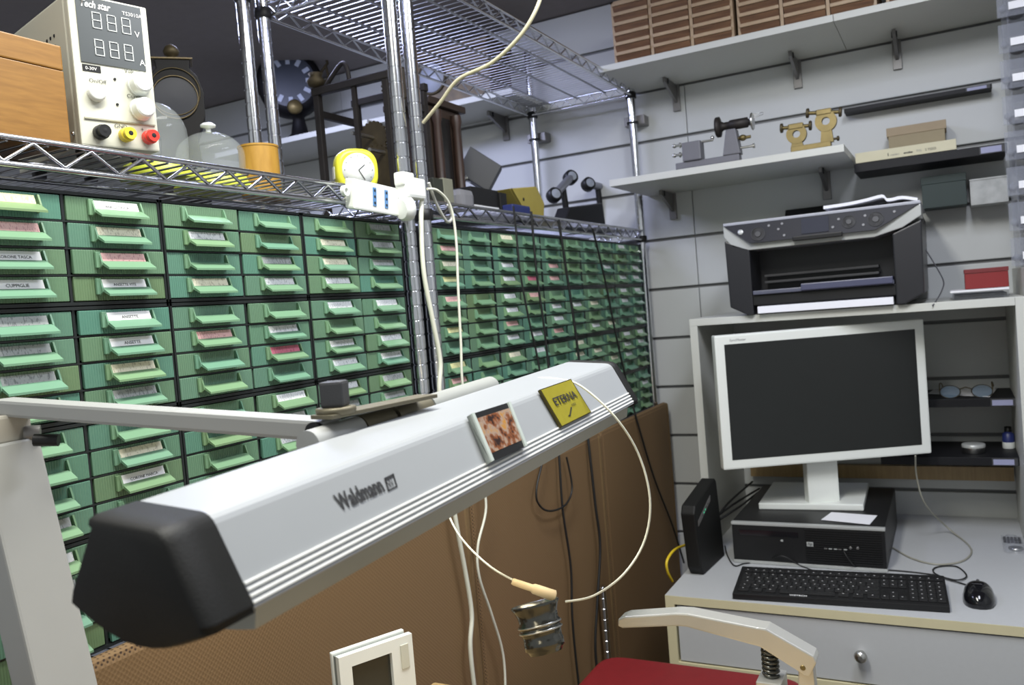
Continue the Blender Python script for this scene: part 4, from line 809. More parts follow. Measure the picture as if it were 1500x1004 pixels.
MB().obox(Q(0.06, 0.175, 0), pr_ * PW * 0.90, Z * 0.0016, pnm * 0.0016).part('seam', mat('seam_shadow', rgb(150, 148, 130), 0.5), ps)
SEG = mat('led_segment_off', rgb(176, 180, 180), 0.4)
def digit(u, v, w_, h_):
    m = MB(); th = 0.0011; o_ = Q(u, v, 0.0016); a_, b_ = pr_ * w_, Z * h_
    for p, q_ in ((Vector(), a_), (b_ / 2, a_), (b_, a_)): m.obox(o_ + p, q_, Z * th, pnm * 0.0003)
    for p in (Vector(), a_): m.obox(o_ + p, pr_ * th, b_, pnm * 0.0003)
    m.part('digit', SEG, dsp)
for v in (0.785, 0.605):
    for i in range(3): digit(0.27 + i * 0.185, v, 0.0095, 0.0175)
SH = Vector((0, 0, 1))
text('Tech star', 0.0112, TXTW, ps, Q(0.13, 0.918, 0.0014), pr_, Z, 'brand_lettering', shear=0.25, bold=0.0003, sx=0.78)
text('TS3010A', 0.0062, TXTW, ps, Q(0.66, 0.912, 0.0014), pr_, Z, 'model_lettering')
text('V', 0.010, TXTW, ps, Q(0.80, 0.775, 0.0014), pr_, Z, 'unit_lettering'); text('A', 0.010, TXTW, ps, Q(0.83, 0.585, 0.0014), pr_, Z, 'unit_lettering')
MB().obox(Q(0.10, 0.492, 0), pr_ * 0.020, Z * 0.0075, pnm * 0.0006).part('model_tag', BLACK, ps)
text('0-30V', 0.0052, TXTW, ps, Q(0.13, 0.502, 0.0008), pr_, Z, 'tag_lettering')
for tx, u, v in (('On/Off', 0.16, 0.420), ('Volt', 0.62, 0.520), ('Current', 0.62, 0.350), ('GND', 0.42, 0.135), ('+', 0.76, 0.13)): text(tx, 0.0066, TXT, ps, Q(u, v, 0.0005), pr_, Z, 'lettering')
MB().lathe([(0.0095, 0), (0.0095, 0.006), (0.007, 0.0075), (0, 0.0075)], Q(0.23, 0.350, 0), pnm, 24).part('power_button', PLWH, ps)
for u, v in ((0.79, 0.450), (0.79, 0.280)):
    MB().lathe([(0.0135, 0), (0.0135, 0.003), (0.0125, 0.004), (0.0115, 0.014), (0.0095, 0.0155), (0, 0.0155)], Q(u, v, 0), pnm, 22, hard=True).part('dial_knob', PLWH, ps)
    MB().lathe([(0.0016, 0), (0.0014, 0.0012)], Q(u - 0.30, v + 0.015, 0), pnm, 10).part('indicator', BLACK, ps)
for u, mt in ((0.22, BLACK), (0.54, YEL), (0.84, RED)):
    p = Q(u, 0.085 , 0)
    pt_ = MB().lathe([(0.0066, 0), (0.0082, 0.003), (0.0082, 0.011), (0.0070, 0.012), (0.0068, 0.018), (0.003, 0.018)], p, pnm, 20, hard=True).part('binding_post', mt, ps)
    MB().lathe([(0.0028, 0.0181), (0.0001, 0.0183)], p, pnm, 14).part('socket_hole', BLACK, pt_)
for i in range(2):
    for j in range(6): MB().lathe([(0.0022, 0), (0.0018, 0.0006)], po - pnm * (0.045 + j * 0.011) + Z * (PH_ * 0.78 - i * 0.012 + 0.0) - pr_ * 0.0002, -pr_, 10).part('vent_hole', BLACK, ps)
for u, d in ((0.15, 0.03), (0.85, 0.03), (0.15, 0.17), (0.85, 0.17)): MB().lathe([(0.008, -0.0088), (0.009, 0)], Q(u, 0, -d), Z, 14).part('rubber_foot', BLACK, ps)
MB().ball(po - pnm * 0.018 + Z * 0.016 - pr_ * 0.001, 0.0025).part('screw', CHROME, ps)
# glass domes on lime trays
def dome(c, r, hz, label, knob):
    t = thing('glass_dome', (c[0], c[1], ZS), label, 'glass dome', 'glass domes on lime bases')
    MB().lathe([(r * 1.12, 0), (r * 1.16, 0.004), (r * 1.02, 0.014), (r * 0.98, 0.020)], (c[0], c[1], ZS), Z, 36).part('base', LIME, t)
    pf = [(r * 0.97, 0.0205)] + [(r * math.cos(a_), 0.0205 + hz * 0.45 + hz * 0.55 * math.sin(a_)) for a_ in [math.pi / 2 * i / 8 for i in range(8)]] + [(0.0, 0.0205 + hz)]
    MB().lathe(pf, (c[0], c[1], ZS), Z, 36).part('glass', GLASS, t)
    if knob: MB().lathe([(0.004, 0), (0.004, 0.006), (0.011, 0.008), (0.0115, 0.011), (0.008, 0.0135), (0, 0.014)], (c[0], c[1], ZS + 0.0205 + hz), Z, 20).part('knob', mat('frosted_glass', rgb(214, 216, 220), 0.25), t)
dome((-0.945, 0.800), 0.043, 0.085, 'tall glass dome on a lime base just behind the power supply', False)
dome((-0.975, 0.925), 0.050, 0.068, 'low glass dome with knob on a lime base beside the wooden pot', True)
pp_ = PA(0, -0.985, 379, 230); pp_.z = ZS
pt_ = thing('turned_wooden_pot', pp_, 'round amber wooden pot with lid line on the wire shelf', 'pot')
MB().lathe([(0.0315, 0), (0.032, 0.001), (0.032, 0.018)], pp_, Z, 40).part('lower_section', WOODP, pt_); MB().lathe([(0.0316, 0.0182), (0.0316, 0.080), (0.0326, 0.0805), (0.0326, 0.0835), (0.030, 0.084), (0, 0.084)], pp_, Z, 40, hard=True).part('upper_section', WOODP, pt_)
# small brass wheels behind the pot
MB().lathe([(0.004, 0), (0.018, 0.001), (0.020, 0.006), (0.014, 0.008), (0.014, 0.018), (0.004, 0.02)], (-1.03, 1.125, ZS), Z, 12, hard=True).thing('brass_gear', DBRASS, 'small brass gear wheel on the shelf behind the wooden pot', 'gear')
# yellow alarm clock
ac = thing('alarm_clock', (-0.865, 1.095, ZS), 'lime yellow alarm clock with white face behind the power strip', 'clock')
cf = PA(0, -0.868, 523, 250); cn_ = Vector((0.80, -0.55, -0.05)).normalized(); cr_ = Z.cross(cn_).normalized(); cu_ = cn_.cross(cr_)
def sq(r, d, k=28, pw=0.72):
    out = []
    for i in range(k):
        a_ = 2 * math.pi * i / k; c_, s_ = math.cos(a_), math.sin(a_)
        out.append(cf + cr_ * math.copysign(abs(c_) ** pw, c_) * r + cu_ * math.copysign(abs(s_) ** pw, s_) * r + cn_ * d)
    return out
m = MB(); rings = [sq(0.032, -0.022), sq(0.036, -0.017), sq(0.0365, 0.0), sq(0.0345, 0.006), sq(0.0295, 0.0075)]
vs_ = sum(rings, []); k = 28
m.add(vs_, [(j * k + i, j * k + (i + 1) % k, (j + 1) * k + (i + 1) % k, (j + 1) * k + i) for j in range(4) for i in range(k)], True); m.add(rings[0][::-1], [tuple(range(k))]); m.add(rings[-1], [tuple(range(k))])
m.part('case', mat('clock_yellow', rgb(216, 214, 60), 0.35), ac)
MB().lathe([(0.028, 0), (0.028, 0.0012), (0, 0.0013)], cf + cn_ * 0.0075, cn_, 32).part('face', PLWH, ac)
for i in range(12):
    a_ = math.pi / 6 * i; p = cf + cn_ * 0.0092 + (cr_ * math.sin(a_) + cu_ * math.cos(a_)) * 0.0238; MB().ball(p, 0.0010, n=6).part('hour_mark', TXTG, ac)
for a_, l in ((0.9, 0.014), (2.6, 0.019)): MB().tube([cf + cn_ * 0.0096, cf + cn_ * 0.0096 + (cr_ * math.sin(a_) + cu_ * math.cos(a_)) * l], 0.0007, 6).part('hand', TXT, ac)
MB().obox(cf - cr_ * 0.0367 - cu_ * 0.013 - cn_ * 0.015, cn_ * 0.010, cu_ * 0.02, -cr_ * 0.001).part('side_label', PLWH, ac)
for d in (-1, 1): MB().ball(cf + cr_ * d * 0.02 - cu_ * 0.033 - cn_ * 0.008, 0.005).part('foot', LIME, ac)
# power strip fixed to the posts
st = thing('power_strip', (-0.79, 1.1, 0.16), 'white power strip with blue sockets tied to the rack posts', 'power strip')
a, b_ = PA(0, -0.782, 518, 261), PA(0, -0.782, 603, 281); c, d = PA(0, -0.782, 604, 320), PA(0, -0.782, 519, 306)
fs = MB().prism([a, b_, c, d], Vector((-0.020, 0.004, 0.004)), 0.003).part('body', PLWH, st)
ru = (b_ - a); rd_ = (d - a)
for u in (0.30, 0.50):
    o_ = a + ru * u + rd_ * 0.16 + X * 0.0004
    s_ = MB().prism([o_, o_ + ru * 0.055, o_ + ru * 0.055 + rd_ * 0.62, o_ + rd_ * 0.62], X * 0.0008).part('socket', mat('socket_blue', rgb(84, 128, 176), 0.4), st)
    for v in (0.10, 0.31, 0.52): MB().lathe([(0.0022, 0), (0.002, 0.0006)], o_ + ru * 0.0275 + rd_ * v + X * 0.0008, X, 12).part('pin_hole', TXT, s_)
MB().lathe([(0.004, -0.003), (0.008, -0.003), (0.008, 0.003), (0.004, 0.003), (0.004, -0.003)], a - ru * 0.07 + rd_ * 0.42 - X * 0.008, X, 20, hard=True).part('mounting_eye', PLWH, st)
p = PA(0, -0.772, 606, 278)
MB().box(p + Vector((-0.014, -0.034, -0.016)), p + Vector((0.012, 0.020, 0.018)), 0.005).part('adapter_plug', PLWH, st)
p2 = PA(0, -0.772, 594, 306); MB().lathe([(0.016, -0.010), (0.020, -0.004), (0.020, 0.006), (0.014, 0.010)], p2, Vector((0.3, 1, 0.1)), 20).part('plug', PLWH, st)
p3 = PA(0, -0.774, 592, 262); MB().box(p3 + Vector((-0.010, -0.016, -0.012)), p3 + Vector((0.010, 0.016, 0.010)), 0.004).part('upper_plug', PLWH, st)

# ------------------------------------------------------------------ clocks behind the rack's front items
dc = thing('black_mantel_clock', (-1.09, 0.975, ZS), 'black mantel clock with round dial at the back of the nearer rack', 'clock')
EB = mat('ebony_case', rgb(17, 16, 18), 0.6, var=0.2, spec=0.2)
cx, cy, cz = PA(0, -1.075, 257, 143)
fd = Vector((0.74, -0.67, 0)); fr_ = Z.cross(fd)
def dk_(u, v, d=0): return Vector((cx, cy, cz)) + fr_ * u * 0.78 + Z * v * 0.78 + fd * d
b0 = (ZS - cz) / 0.78
dc.location = (cx, cy, ZS); dc['_base'] = [cx, cy, ZS]
MB().prism([dk_(-0.052, b0), dk_(0.052, b0), dk_(0.046, b0 + 0.035), dk_(0.036, -0.085), dk_(0.054, -0.04), dk_(0.056, 0.01), dk_(0.046, 0.045), dk_(0.032, 0.060), dk_(0.034, 0.078), dk_(-0.034, 0.078), dk_(-0.032, 0.060), dk_(-0.046, 0.045), dk_(-0.056, 0.01), dk_(-0.054, -0.04), dk_(-0.036, -0.085), dk_(-0.046, b0 + 0.035)], -fd * 0.04, 0.002).part('case', EB, dc)
MB().lathe([(0.0345, 0), (0.035, 0.003), (0.0335, 0.004), (0.033, 0.001), (0.0345, 0)], dk_(0, 0.0), fd, 36).part('bezel', mat('aged_bezel', rgb(96, 84, 62), 0.45, 0.5), dc)
MB().lathe([(0.0332, 0.0008), (0.0, 0.0012)], dk_(0, 0.0), fd, 32).part('dial', mat('dial_dark', rgb(26, 28, 38), 0.4, spec=0.3), dc)
MB().obox(dk_(-0.040, 0.078, 0.002), fr_ * 0.062, Z * 0.003, -fd * 0.042, 0.001).part('cornice', MATS['aged_bezel'], dc)
MB().lathe([(0.0375, 0), (0.0385, 0.001), (0.0365, 0.002), (0.0375, 0)], dk_(0, 0.012, 0.0), fd, 36).part('upper_moulding', DBRASS, dc)
MB().lathe([(0.004, 0), (0.004, 0.005), (0.011, 0.009), (0.0125, 0.015), (0.009, 0.022), (0.003, 0.026), (0, 0.027)], dk_(0, 0.082, -0.02), Z, 18).part('finial', DBRASS, dc)
# round numeral clock on the wall shelf behind
RC = 2.9; rcx = PD(424, 120, RC); rn_ = Vector((0.62, -0.78, 0)); rr_ = Z.cross(rn_); k = RC / FPX
rz_ = zq2 + 0.0095
nc = thing('round_wall_clock', (rcx.x, rcx.y, rz_), 'dark drum clock with white numerals seen behind the rear posts', 'clock')
MB().lathe([(0.10, -0.09), (0.112, -0.075), (0.112, 0.0), (0.10, 0.012), (0.088, 0.014)], rcx, rn_, 36).part('drum', EB, nc)
MB().lathe([(0.088, 0.0141), (0, 0.0145)], rcx, rn_, 32).part('dial', mat('dial_slate', rgb(50, 56, 68), 0.4), nc)
for i in range(12):
    a_ = math.pi / 6 * i; p = rcx + rn_ * 0.0155 + (rr_ * math.sin(a_) + Z * math.cos(a_)) * 0.068; q_ = (rr_ * math.sin(a_) + Z * math.cos(a_)); w_ = rn_.cross(q_)
    MB().obox(p - q_ * 0.012 - w_ * 0.007, q_ * 0.024, w_ * 0.014, rn_ * 0.001).part('numeral', mat('numeral_enamel', rgb(176, 184, 200), 0.4), nc)
MB().lathe([(0.05, 0), (0.055, 0.01), (0.03, 0.03), (0.02, max(0.04, rcx.z - rz_ - 0.12)), (0.04, max(0.05, rcx.z - rz_ - 0.10))], (rcx.x, rcx.y + 0.03, rz_), Z, 20).part('stand', EB, nc)
MB().lathe([(0.004, 0), (0.018, 0.012), (0.022, 0.03), (0.012, 0.05), (0.016, 0.07), (0, 0.09)], rcx + Z * 0.108 - rn_ * 0.04 - rr_ * 0.02, Z, 14).part('finial', DBRASS, nc)
MB().lathe([(0.02, 0), (0.026, 0.006), (0.02, 0.014), (0, 0.016)], PD(432, 157, RC - 0.02), rn_, 20).part('pendulum_bob', BRASS, nc)
for dz in (-0.02, 0.03): MB().tube([rcx + rr_ * 0.11 + Z * dz, rcx + rr_ * 0.135 + Z * (dz + 0.03), rcx + rr_ * 0.128 + Z * (dz + 0.075)], 0.005, 8).part('side_scroll', DBRASS, nc)
# iron clock movement frame on the farther rack
ZS2 = 0.205 + 0.004
fm = thing('iron_clock_movement', (-1.06, 1.46, ZS2), 'dark iron tower-clock movement in an open square frame', 'clock movement')
x0, x1, y0, y1, zt_ = -1.140, -0.965, 1.385, 1.515, 0.475
for xx in (x0, x1):
    for yy in (y0, y1): MB().box((xx - 0.007, yy - 0.007, ZS2), (xx + 0.007, yy + 0.007, zt_), 0.002).part('pillar', IRON, fm)
for yy in (y0, y1): MB().box((x0 - 0.01, yy - 0.008, zt_), (x1 + 0.010, yy + 0.008, zt_ + 0.016), 0.002).part('top_beam', IRON, fm)
for xx in (x0, x1): MB().box((xx - 0.006, y0, zt_ - 0.045), (xx + 0.006, y1, zt_ - 0.030), 0.002).part('cross_beam', IRON, fm)
MB().box((x0, y0 - 0.008, ZS2), (x1, y1 + 0.008, ZS2 + 0.012), 0.002).part('base_plate', IRON, fm)
def gear(c, r, th, ax_, n_, m, nm='gear_wheel'):
    pts = []
    ax_ = Vector(ax_).normalized(); u_ = ax_.orthogonal().normalized(); v_ = ax_.cross(u_)
    for i in range(n_ * 2):
        a0 = math.pi * i / n_; rr0 = r if i % 2 else r * 0.92
        for da in (0.1, 0.9): a_ = a0 + da * math.pi / n_; pts.append(Vector(c) + (u_ * math.cos(a_) + v_ * math.sin(a_)) * rr0)
    MB().prism(pts, ax_ * th).part(nm, m, fm)
gear((-1.045, 1.435, 0.310), 0.056, 0.006, Y, 28, DBRASS); gear((-1.06, 1.455, 0.385), 0.036, 0.005, Y, 22, DBRASS); gear((-1.02, 1.475, 0.345), 0.030, 0.005, Y, 18, IRON); gear((-1.10, 1.47, 0.315), 0.026, 0.005, Y, 16, IRON)
for c in ((-1.045, 0.300), (-1.06, 0.385), (-1.02, 0.345), (-1.10, 0.315)): MB().cyl((c[0], y0, c[1]), (c[0], y1, c[1]), 0.004, 10).part('arbor', STEEL, fm)
MB().cyl((-1.09, y0 + 0.02, 0.27), (-1.09, y1 - 0.02, 0.27), 0.026, 20).part('drum', IRON, fm)
for xx in (-1.045,): MB().box((xx - 0.005, y0 - 0.004, ZS2 + 0.012), (xx + 0.005, y0 + 0.004, zt_), 0.001).part('plate_bar', IRON, fm)
MB().tube(smooth_path([(-1.115, y0, zt_ + 0.016), (-1.075, y0, zt_ + 0.050), (-1.060, y0, zt_ + 0.046), (-1.055, y0, zt_ + 0.016)]), 0.005, 8).part('lifting_hook', IRON, fm)
gear((-1.02, 1.50, zt_ + 0.022), 0.040, 0.006, Y, 26, DBRASS)
MB().lathe([(0.004, 0), (0.016, 0.004), (0.020, 0.014), (0.012, 0.024), (0.016, 0.030), (0, 0.034)], (x0, y0, zt_ + 0.016), Z, 12).part('corner_finial', DBRASS, fm)
# dark carved clock case, farther rack
ck = thing('carved_clock_case', (-1.0, 1.64, ZS2), 'tall dark brown clock case right of the rack posts', 'clock')
MB().box((-1.09, 1.565, ZS2), (-0.985, 1.700, 0.462), 0.003).part('case', DWOOD, ck)
MB().box((-1.10, 1.555, 0.4622), (-0.975, 1.710, 0.478), 0.003).part('cornice', DWOOD, ck)
for yy in (1.578, 1.660): MB().lathe([(0.011, 0), (0.013, 0.01), (0.009, 0.02), (0.011, 0.11), (0.009, 0.20), (0.013, 0.215), (0.012, 0.23)], (-0.975, yy, ZS2 + 0.01), Z, 14).part('carved_column', wood('red_brown_wood', rgb(46, 32, 26), rgb(64, 46, 38), (30, 30, 6), 3), ck)
MB().box((-0.986, 1.595, ZS2 + 0.02), (-0.982, 1.645, 0.44), 0.001).part('door_panel', mat('dark_glazing', rgb(24, 22, 22), 0.2), ck)
# gilded case on the wall shelf, seen through the upper wire shelf
zg_ = zq + 0.0095
gl, gr_ = PA(1, 2.29, 612, 120), PA(1, 2.29, 718, 120)
gc = thing('gilded_clock', ((gl.x + gr_.x) / 2, 2.36, zg_), 'dark gilded ornate clock on the wall shelf, seen through the wires', 'clock')
GILT = mat('gilded_dark_wood', rgb(84, 70, 44), 0.5, 0.2, var=0.9, scale=38)
MB().box((gl.x, 2.29, zg_), (gr_.x, 2.44, zg_ + 0.16), 0.006).part('case', GILT, gc)
MB().box((gl.x - 0.012, 2.28, zg_ + 0.1605), (gr_.x + 0.004, 2.45, zg_ + 0.185), 0.004).part('cornice', GILT, gc)
pdl = PA(1, 2.288, 622, 88)
MB().lathe([(0.045, 0), (0.045, 0.004), (0.0, 0.005)], (gl.x + 0.055, 2.2895, zg_ + 0.095), -Y, 28).part('dial', mat('silvered_dial', rgb(170, 176, 190), 0.35), gc)
MB().lathe([(0.052, 0), (0.053, 0.003), (0.046, 0.005), (0.0455, 0), (0.052, 0)], (gl.x + 0.055, 2.2896, zg_ + 0.095), -Y, 28).part('bezel', DBRASS, gc)

# ------------------------------------------------------------------ farther rack's shelf items
bxm = thing('angled_black_box', (-1.0, 1.84, ZS2), 'black square instrument head tilted on a stand', 'instrument')
DB_ = 2.06; c = PD(705, 250, DB_); k0, k1, k2 = PD(689, 214, DB_), PD(735, 243, DB_), PD(669, 252, DB_)
DKP = mat('dark_instrument', rgb(44, 46, 50), 0.5)
MB().prism([k0, k1, k1 + k2 - k0, k2], R2 * 0.05, 0.002).part('head', DKP, bxm)
MB().cyl((c.x - 0.01, c.y + 0.03, ZS2 + 0.01), (c.x - 0.01, c.y + 0.025, c.z), 0.010, 14).part('column', BLACK, bxm); MB().lathe([(0.045, 0), (0.045, 0.008), (0.02, 0.014)], (c.x - 0.01, c.y + 0.03, ZS2), Z, 24).part('base', BLACK, bxm)
p = PD(684, 262, DB_ + 0.01); MB().cyl(p - Y * 0.01, p + Y * 0.02, 0.008, 14).ball(p - Y * 0.012, 0.007).part('adjusting_screw', STEEL, bxm)
a, b_ = PA(0, -0.87, 650, 262), PA(0, -0.87, 665, 295)
gb = thing('grey_green_box', (-0.9, (a.y + b_.y) / 2, ZS2), 'small grey-green box standing by the rack posts', 'box')
MB().box((-0.93, a.y - 0.035, ZS2), (-0.872, a.y, a.z), 0.002).part('body', mat('olive_dark', rgb(50, 52, 44), 0.5), gb); MB().box((-0.93, a.y + 0.0003, ZS2), (-0.872, b_.y + 0.005, a.z + 0.003), 0.002).part('pale_end', mat('olive_grey', rgb(122, 122, 106), 0.6), gb)
a, b_ = PA(0, -0.90, 667, 275), PA(0, -0.90, 690, 300)
sb = thing('grey_rounded_case', (-0.91, (a.y + b_.y) / 2, ZS2), 'grey rounded plastic case between the boxes on the farther rack', 'case')
MB().box((-0.95, a.y + 0.006, ZS2), (-0.89, b_.y + 0.004, a.z), 0.014).part('shell', mat('clear_grey', rgb(124, 124, 128), 0.25), sb); MB().box((-0.952, a.y + 0.004, ZS2 + 0.010), (-0.888, b_.y + 0.006, ZS2 + 0.014), 0.001).part('seam', CHAR, sb)
a, b_ = PA(0, -0.90, 688, 272), PA(0, -0.90, 742, 306)
bk = thing('black_carton', (-0.92, (a.y + b_.y) / 2, ZS2), 'black carton with white label next to the yellow case', 'box')
MB().box((-0.97, a.y + 0.005, ZS2), (-0.90, b_.y - 0.035, a.z), 0.002).part('body', BLACK, bk); MB().box((-0.97, b_.y - 0.0345, ZS2), (-0.895, b_.y - 0.004, a.z - 0.004), 0.002).part('end_block', BLACK, bk); MB().box((-0.8995, a.y + 0.010, ZS2 + 0.006), (-0.8985, b_.y - 0.040, ZS2 + 0.024)).part('label', PAPER, bk)
a, b_ = PA(0, -0.885, 740, 300), PA(0, -0.885, 768, 310)
bl = thing('blue_packet', (-0.89, (a.y + b_.y) / 2, ZS2), 'small blue packet half hidden before the yellow case', 'packet')
MB().box((-0.90, a.y + 0.006, ZS2), (-0.868, b_.y, a.z + 0.001), 0.004).part('packet', BLUE, bl); MB().box((-0.8679, a.y + 0.020, ZS2 + 0.004), (-0.8674, b_.y - 0.01, ZS2 + 0.012)).part('label', PAPER, bl)
y_ = thing('yellow_tool_case', (-0.92, 2.02, ZS2), 'dull yellow angular plastic case on the farther rack', 'case')
XY_ = -0.895
pp = [PA(0, XY_, *q_) for q_ in ((748, 276), (786, 273), (798, 298), (796, 314), (775, 314))]
pp[3].z = pp[4].z = ZS2 + 0.002
MB().prism(pp, -X * 0.055, 0.004).part('shell', PYEL, y_); MB().prism([pp[0] + X * 0.0005, pp[0] + X * 0.0005 + Y * 0.02, pp[4] + X * 0.0005 + Y * 0.02, pp[4] + X * 0.0005], X * 0.003).part('rib', PYEL, y_)
MB().lathe([(0.004, 0), (0.0035, 0.001)], PA(0, XY_ + 0.001, 767, 292), X, 12).part('hole', BLACK, y_)
pj = thing('black_stand', (-0.90, 2.28, ZS2), 'black wedge-shaped stand at the far end of the wire shelf', 'stand')
pp = [PA(0, -0.88, *q_) for q_ in ((826, 326), (836, 303), (882, 297), (888, 326))]
pp[0].z = pp[3].z = ZS2
MB().prism(pp, -X * 0.04, 0.004).part('body', BLACK, pj); MB().box((-0.921, pp[0].y - 0.02, ZS2), (-0.874, pp[3].y + 0.015, ZS2 + 0.006), 0.002).part('base_lip', BLACK, pj)
def eyepiece(a, b_, label, col):
    pa, pb_ = PA(0, -0.965, *a), PA(0, -0.965, *b_)
    t = thing('binocular_eyepiece', ((pa.x, (pa.y + pb_.y) / 2, min(pa.z, pb_.z) - 0.03)), label, 'eyepiece', 'eyepieces at the far end')
    d = pb_ - pa
    MB().cyl(pa, pb_, 0.012, 16).part('bar', mat('eyepiece_grey', rgb(128, 130, 138), 0.35, 0.4), t)
    for p in (pa, pb_):
        MB().lathe([(0.017, -0.016), (0.021, -0.012), (0.021, 0.008), (0.017, 0.012)], p, Vector((0.75, -0.6, 0.25)), 22).part('rubber_cup', BLACK, t); MB().lathe([(0.0135, 0.0122), (0, 0.0145)], p, Vector((0.75, -0.6, 0.25)), 18).part('lens', mat('lens_pale', rgb(150, 156, 166), 0.1), t)
    e_ = (pa + pb_) / 2; MB().cyl(e_, Vector((e_.x, e_.y + 0.02, ZS2 + 0.01)), 0.009, 12).part('stem', BLACK, t); MB().lathe([(0.025, 0), (0.025, 0.006), (0.010, 0.012)], (e_.x, e_.y + 0.02, ZS2), Z, 20).part('base', BLACK, t)
eyepiece((812, 286), (836, 260), 'grey double eyepiece leaning left, behind the yellow case', 0)
eyepiece((862, 270), (888, 276), 'grey double eyepiece standing above the black stand', 0)

# ------------------------------------------------------------------ rear post clamps on the wall
for i, (px, py, yy, lab) in enumerate(((786, 200, 2.441, 'dark clamp holding the rear rack post to the slatted wall'), (925, 176, 2.441, 'dark clamp holding the front rack post to the slatted wall'))):
    xx = (-1.15, -0.82)[i]; zz = PA(0, xx, px, py).z if False else PA(1, 2.441, px, py).z
    t = thing('post_clamp', (xx, 2.46, zz), lab, 'clamp', 'post clamps'); MB().box((xx - 0.032, 2.456, zz - 0.014), (xx + 0.032, YB - 0.0005, zz + 0.014), 0.002).part('plate', DSTEEL, t); MB().lathe([(0.014, -0.003), (0.0175, -0.003), (0.0175, 0.003), (0.014, 0.003), (0.014, -0.003)], (xx, 2.441, zz - 0.01), Z, 18, hard=True).part('ring', BLACK, t)

# ------------------------------------------------------------------ cables
def cable(pts, r, m, name, label):
    return MB().tube(smooth_path(pts, 7), r, 7).thing(name, m, label, 'cable')
V = lambda x, px, py: PA(0, x, px, py)
cable([V(-.770, 618, 288), V(-.768, 617, 330), V(-.768, 621, 400), V(-.768, 634, 470), V(-.768, 645, 530), V(-.768, 644, 580), V(-.768, 655, 680), V(-.762, 668, 765), V(-.762, 682, 840), V(-.762, 691, 900), V(-.762, 689, 950), V(-.762, 698, 1030), V(-.762, 715, 1140)], 0.0040, CABLEW, 'white_cable', 'thick white cable running down from the power strip to the bench')
cable([V(-.768, 626, 277), V(-.765, 642, 280), V(-.765, 660, 303), V(-.765, 668, 350), V(-.765, 671, 420), V(-.765, 675, 500), V(-.765, 679, 575), V(-.765, 700, 680), V(-.760, 712, 742), V(-.760, 700, 800), V(-.760, 702, 845), V(-.760, 720, 900), V(-.760, 737, 960), V(-.760, 741, 1030), V(-.760, 745, 1140)], 0.0024, CABLEW, 'thin_white_cable', 'thin white cable hanging right of the rack posts')
cable([V(-.772, 628, 268), V(-.776, 640, 300), V(-.778, 655, 325), V(-.776, 662, 318), V(-.774, 656, 300)], 0.0026, mat('grey_cable', rgb(180, 180, 172), 0.45), 'grey_cable_loop', 'grey cable loop behind the power strip')
cable([PD(800, -30, 1.3), PD(785, 15, 1.3), PD(760, 55, 1.32), PD(720, 92, 1.36), PD(672, 116, 1.40), PD(645, 150, 1.43), PD(620, 180, 1.46)], 0.0032, mat('yellowed_cable', rgb(196, 190, 160), 0.45), 'ceiling_cable', 'yellowed cable dropping from the ceiling to the rack post')
cable([V(-.793, 752, 302), V(-.795, 757, 350), V(-.795, 762, 400), V(-.793, 775, 470), V(-.793, 790, 540), V(-.770, 800, 640), V(-.765, 786, 715), V(-.765, 790, 740), V(-.765, 806, 749), V(-.765, 828, 740), V(-.765, 838, 715), V(-.768, 830, 670)], 0.0022, CABLEB, 'black_cable', 'black cable looping below the lamp on the mat')
cable([V(-.793, 778, 310), V(-.795, 786, 400), V(-.795, 797, 480), V(-.793, 806, 560), V(-.770, 818, 660), V(-.766, 824, 745), V(-.766, 836, 830), V(-.766, 838, 900), V(-.766, 843, 960), V(-.766, 852, 1040)], 0.0026, CABLEB, 'black_cable', 'black cable hanging beside the loupe, left of the chrome post')
cable([V(-.793, 818, 322), V(-.795, 830, 400), V(-.795, 842, 480), V(-.793, 852, 560), V(-.772, 862, 650), V(-.766, 872, 740), V(-.764, 879, 800), V(-.764, 875, 880), V(-.764, 872, 950), V(-.764, 878, 1010)], 0.0032, CABLEB, 'black_cable', 'thicker black cable hanging beside the chrome post')
cable([V(-.793, 868, 335), V(-.795, 886, 410), V(-.795, 902, 490), V(-.793, 918, 560), V(-.774, 934, 620), V(-.770, 958, 700), V(-.770, 985, 770), V(-.765, 1002, 825)], 0.0028, CABLEB, 'black_cable', 'black cable running down to the router end of the desk')
zd = DZ + 0.0025
cable([PA(2, zd, 1062, 800), PA(2, zd, 1066, 815), PA(2, zd, 1076, 829), PA(2, zd, 1090, 826), PA(2, zd, 1116, 823), PA(1, 1.975, 1145, 815), PA(2, zd, 1175, 830), PA(2, zd, 1200, 838), PA(2, zd, 1240, 842)], 0.0016, CABLEB, 'keyboard_cable', 'thin black cable curling in front of the computer to the keyboard')
cable([PA(1, 1.976, 1236, 808), PA(1, 1.972, 1245, 822), PA(2, zd, 1262, 834), PA(2, zd, 1310, 836), PA(2, zd, 1365, 842), PA(2, zd + .002, 1400, 850), PA(2, zd, 1416, 844), PA(2, zd, 1400, 830), PA(2, zd, 1370, 832), PA(2, zd + .003, 1372, 842), PA(2, zd, 1415, 857)], 0.0016, CABLEB, 'mouse_cable', 'black mouse cable lying looped behind the mouse')
cable([PA(1, 2.18, 1341, 668), PA(1, 2.22, 1343, 700), PA(1, 2.24, 1356, 740), PA(2, zd + .01, 1390, 775), PA(2, zd, 1418, 798), PA(2, zd, 1422, 812), PA(2, zd, 1405, 824), PA(2, zd, 1370, 827), PA(2, zd, 1335, 818), PA(2, zd, 1308, 803)], 0.0020, mat('clear_grey_cable', rgb(150, 148, 136), 0.35), 'monitor_cable', 'grey cable curving from the monitor to the computer side')
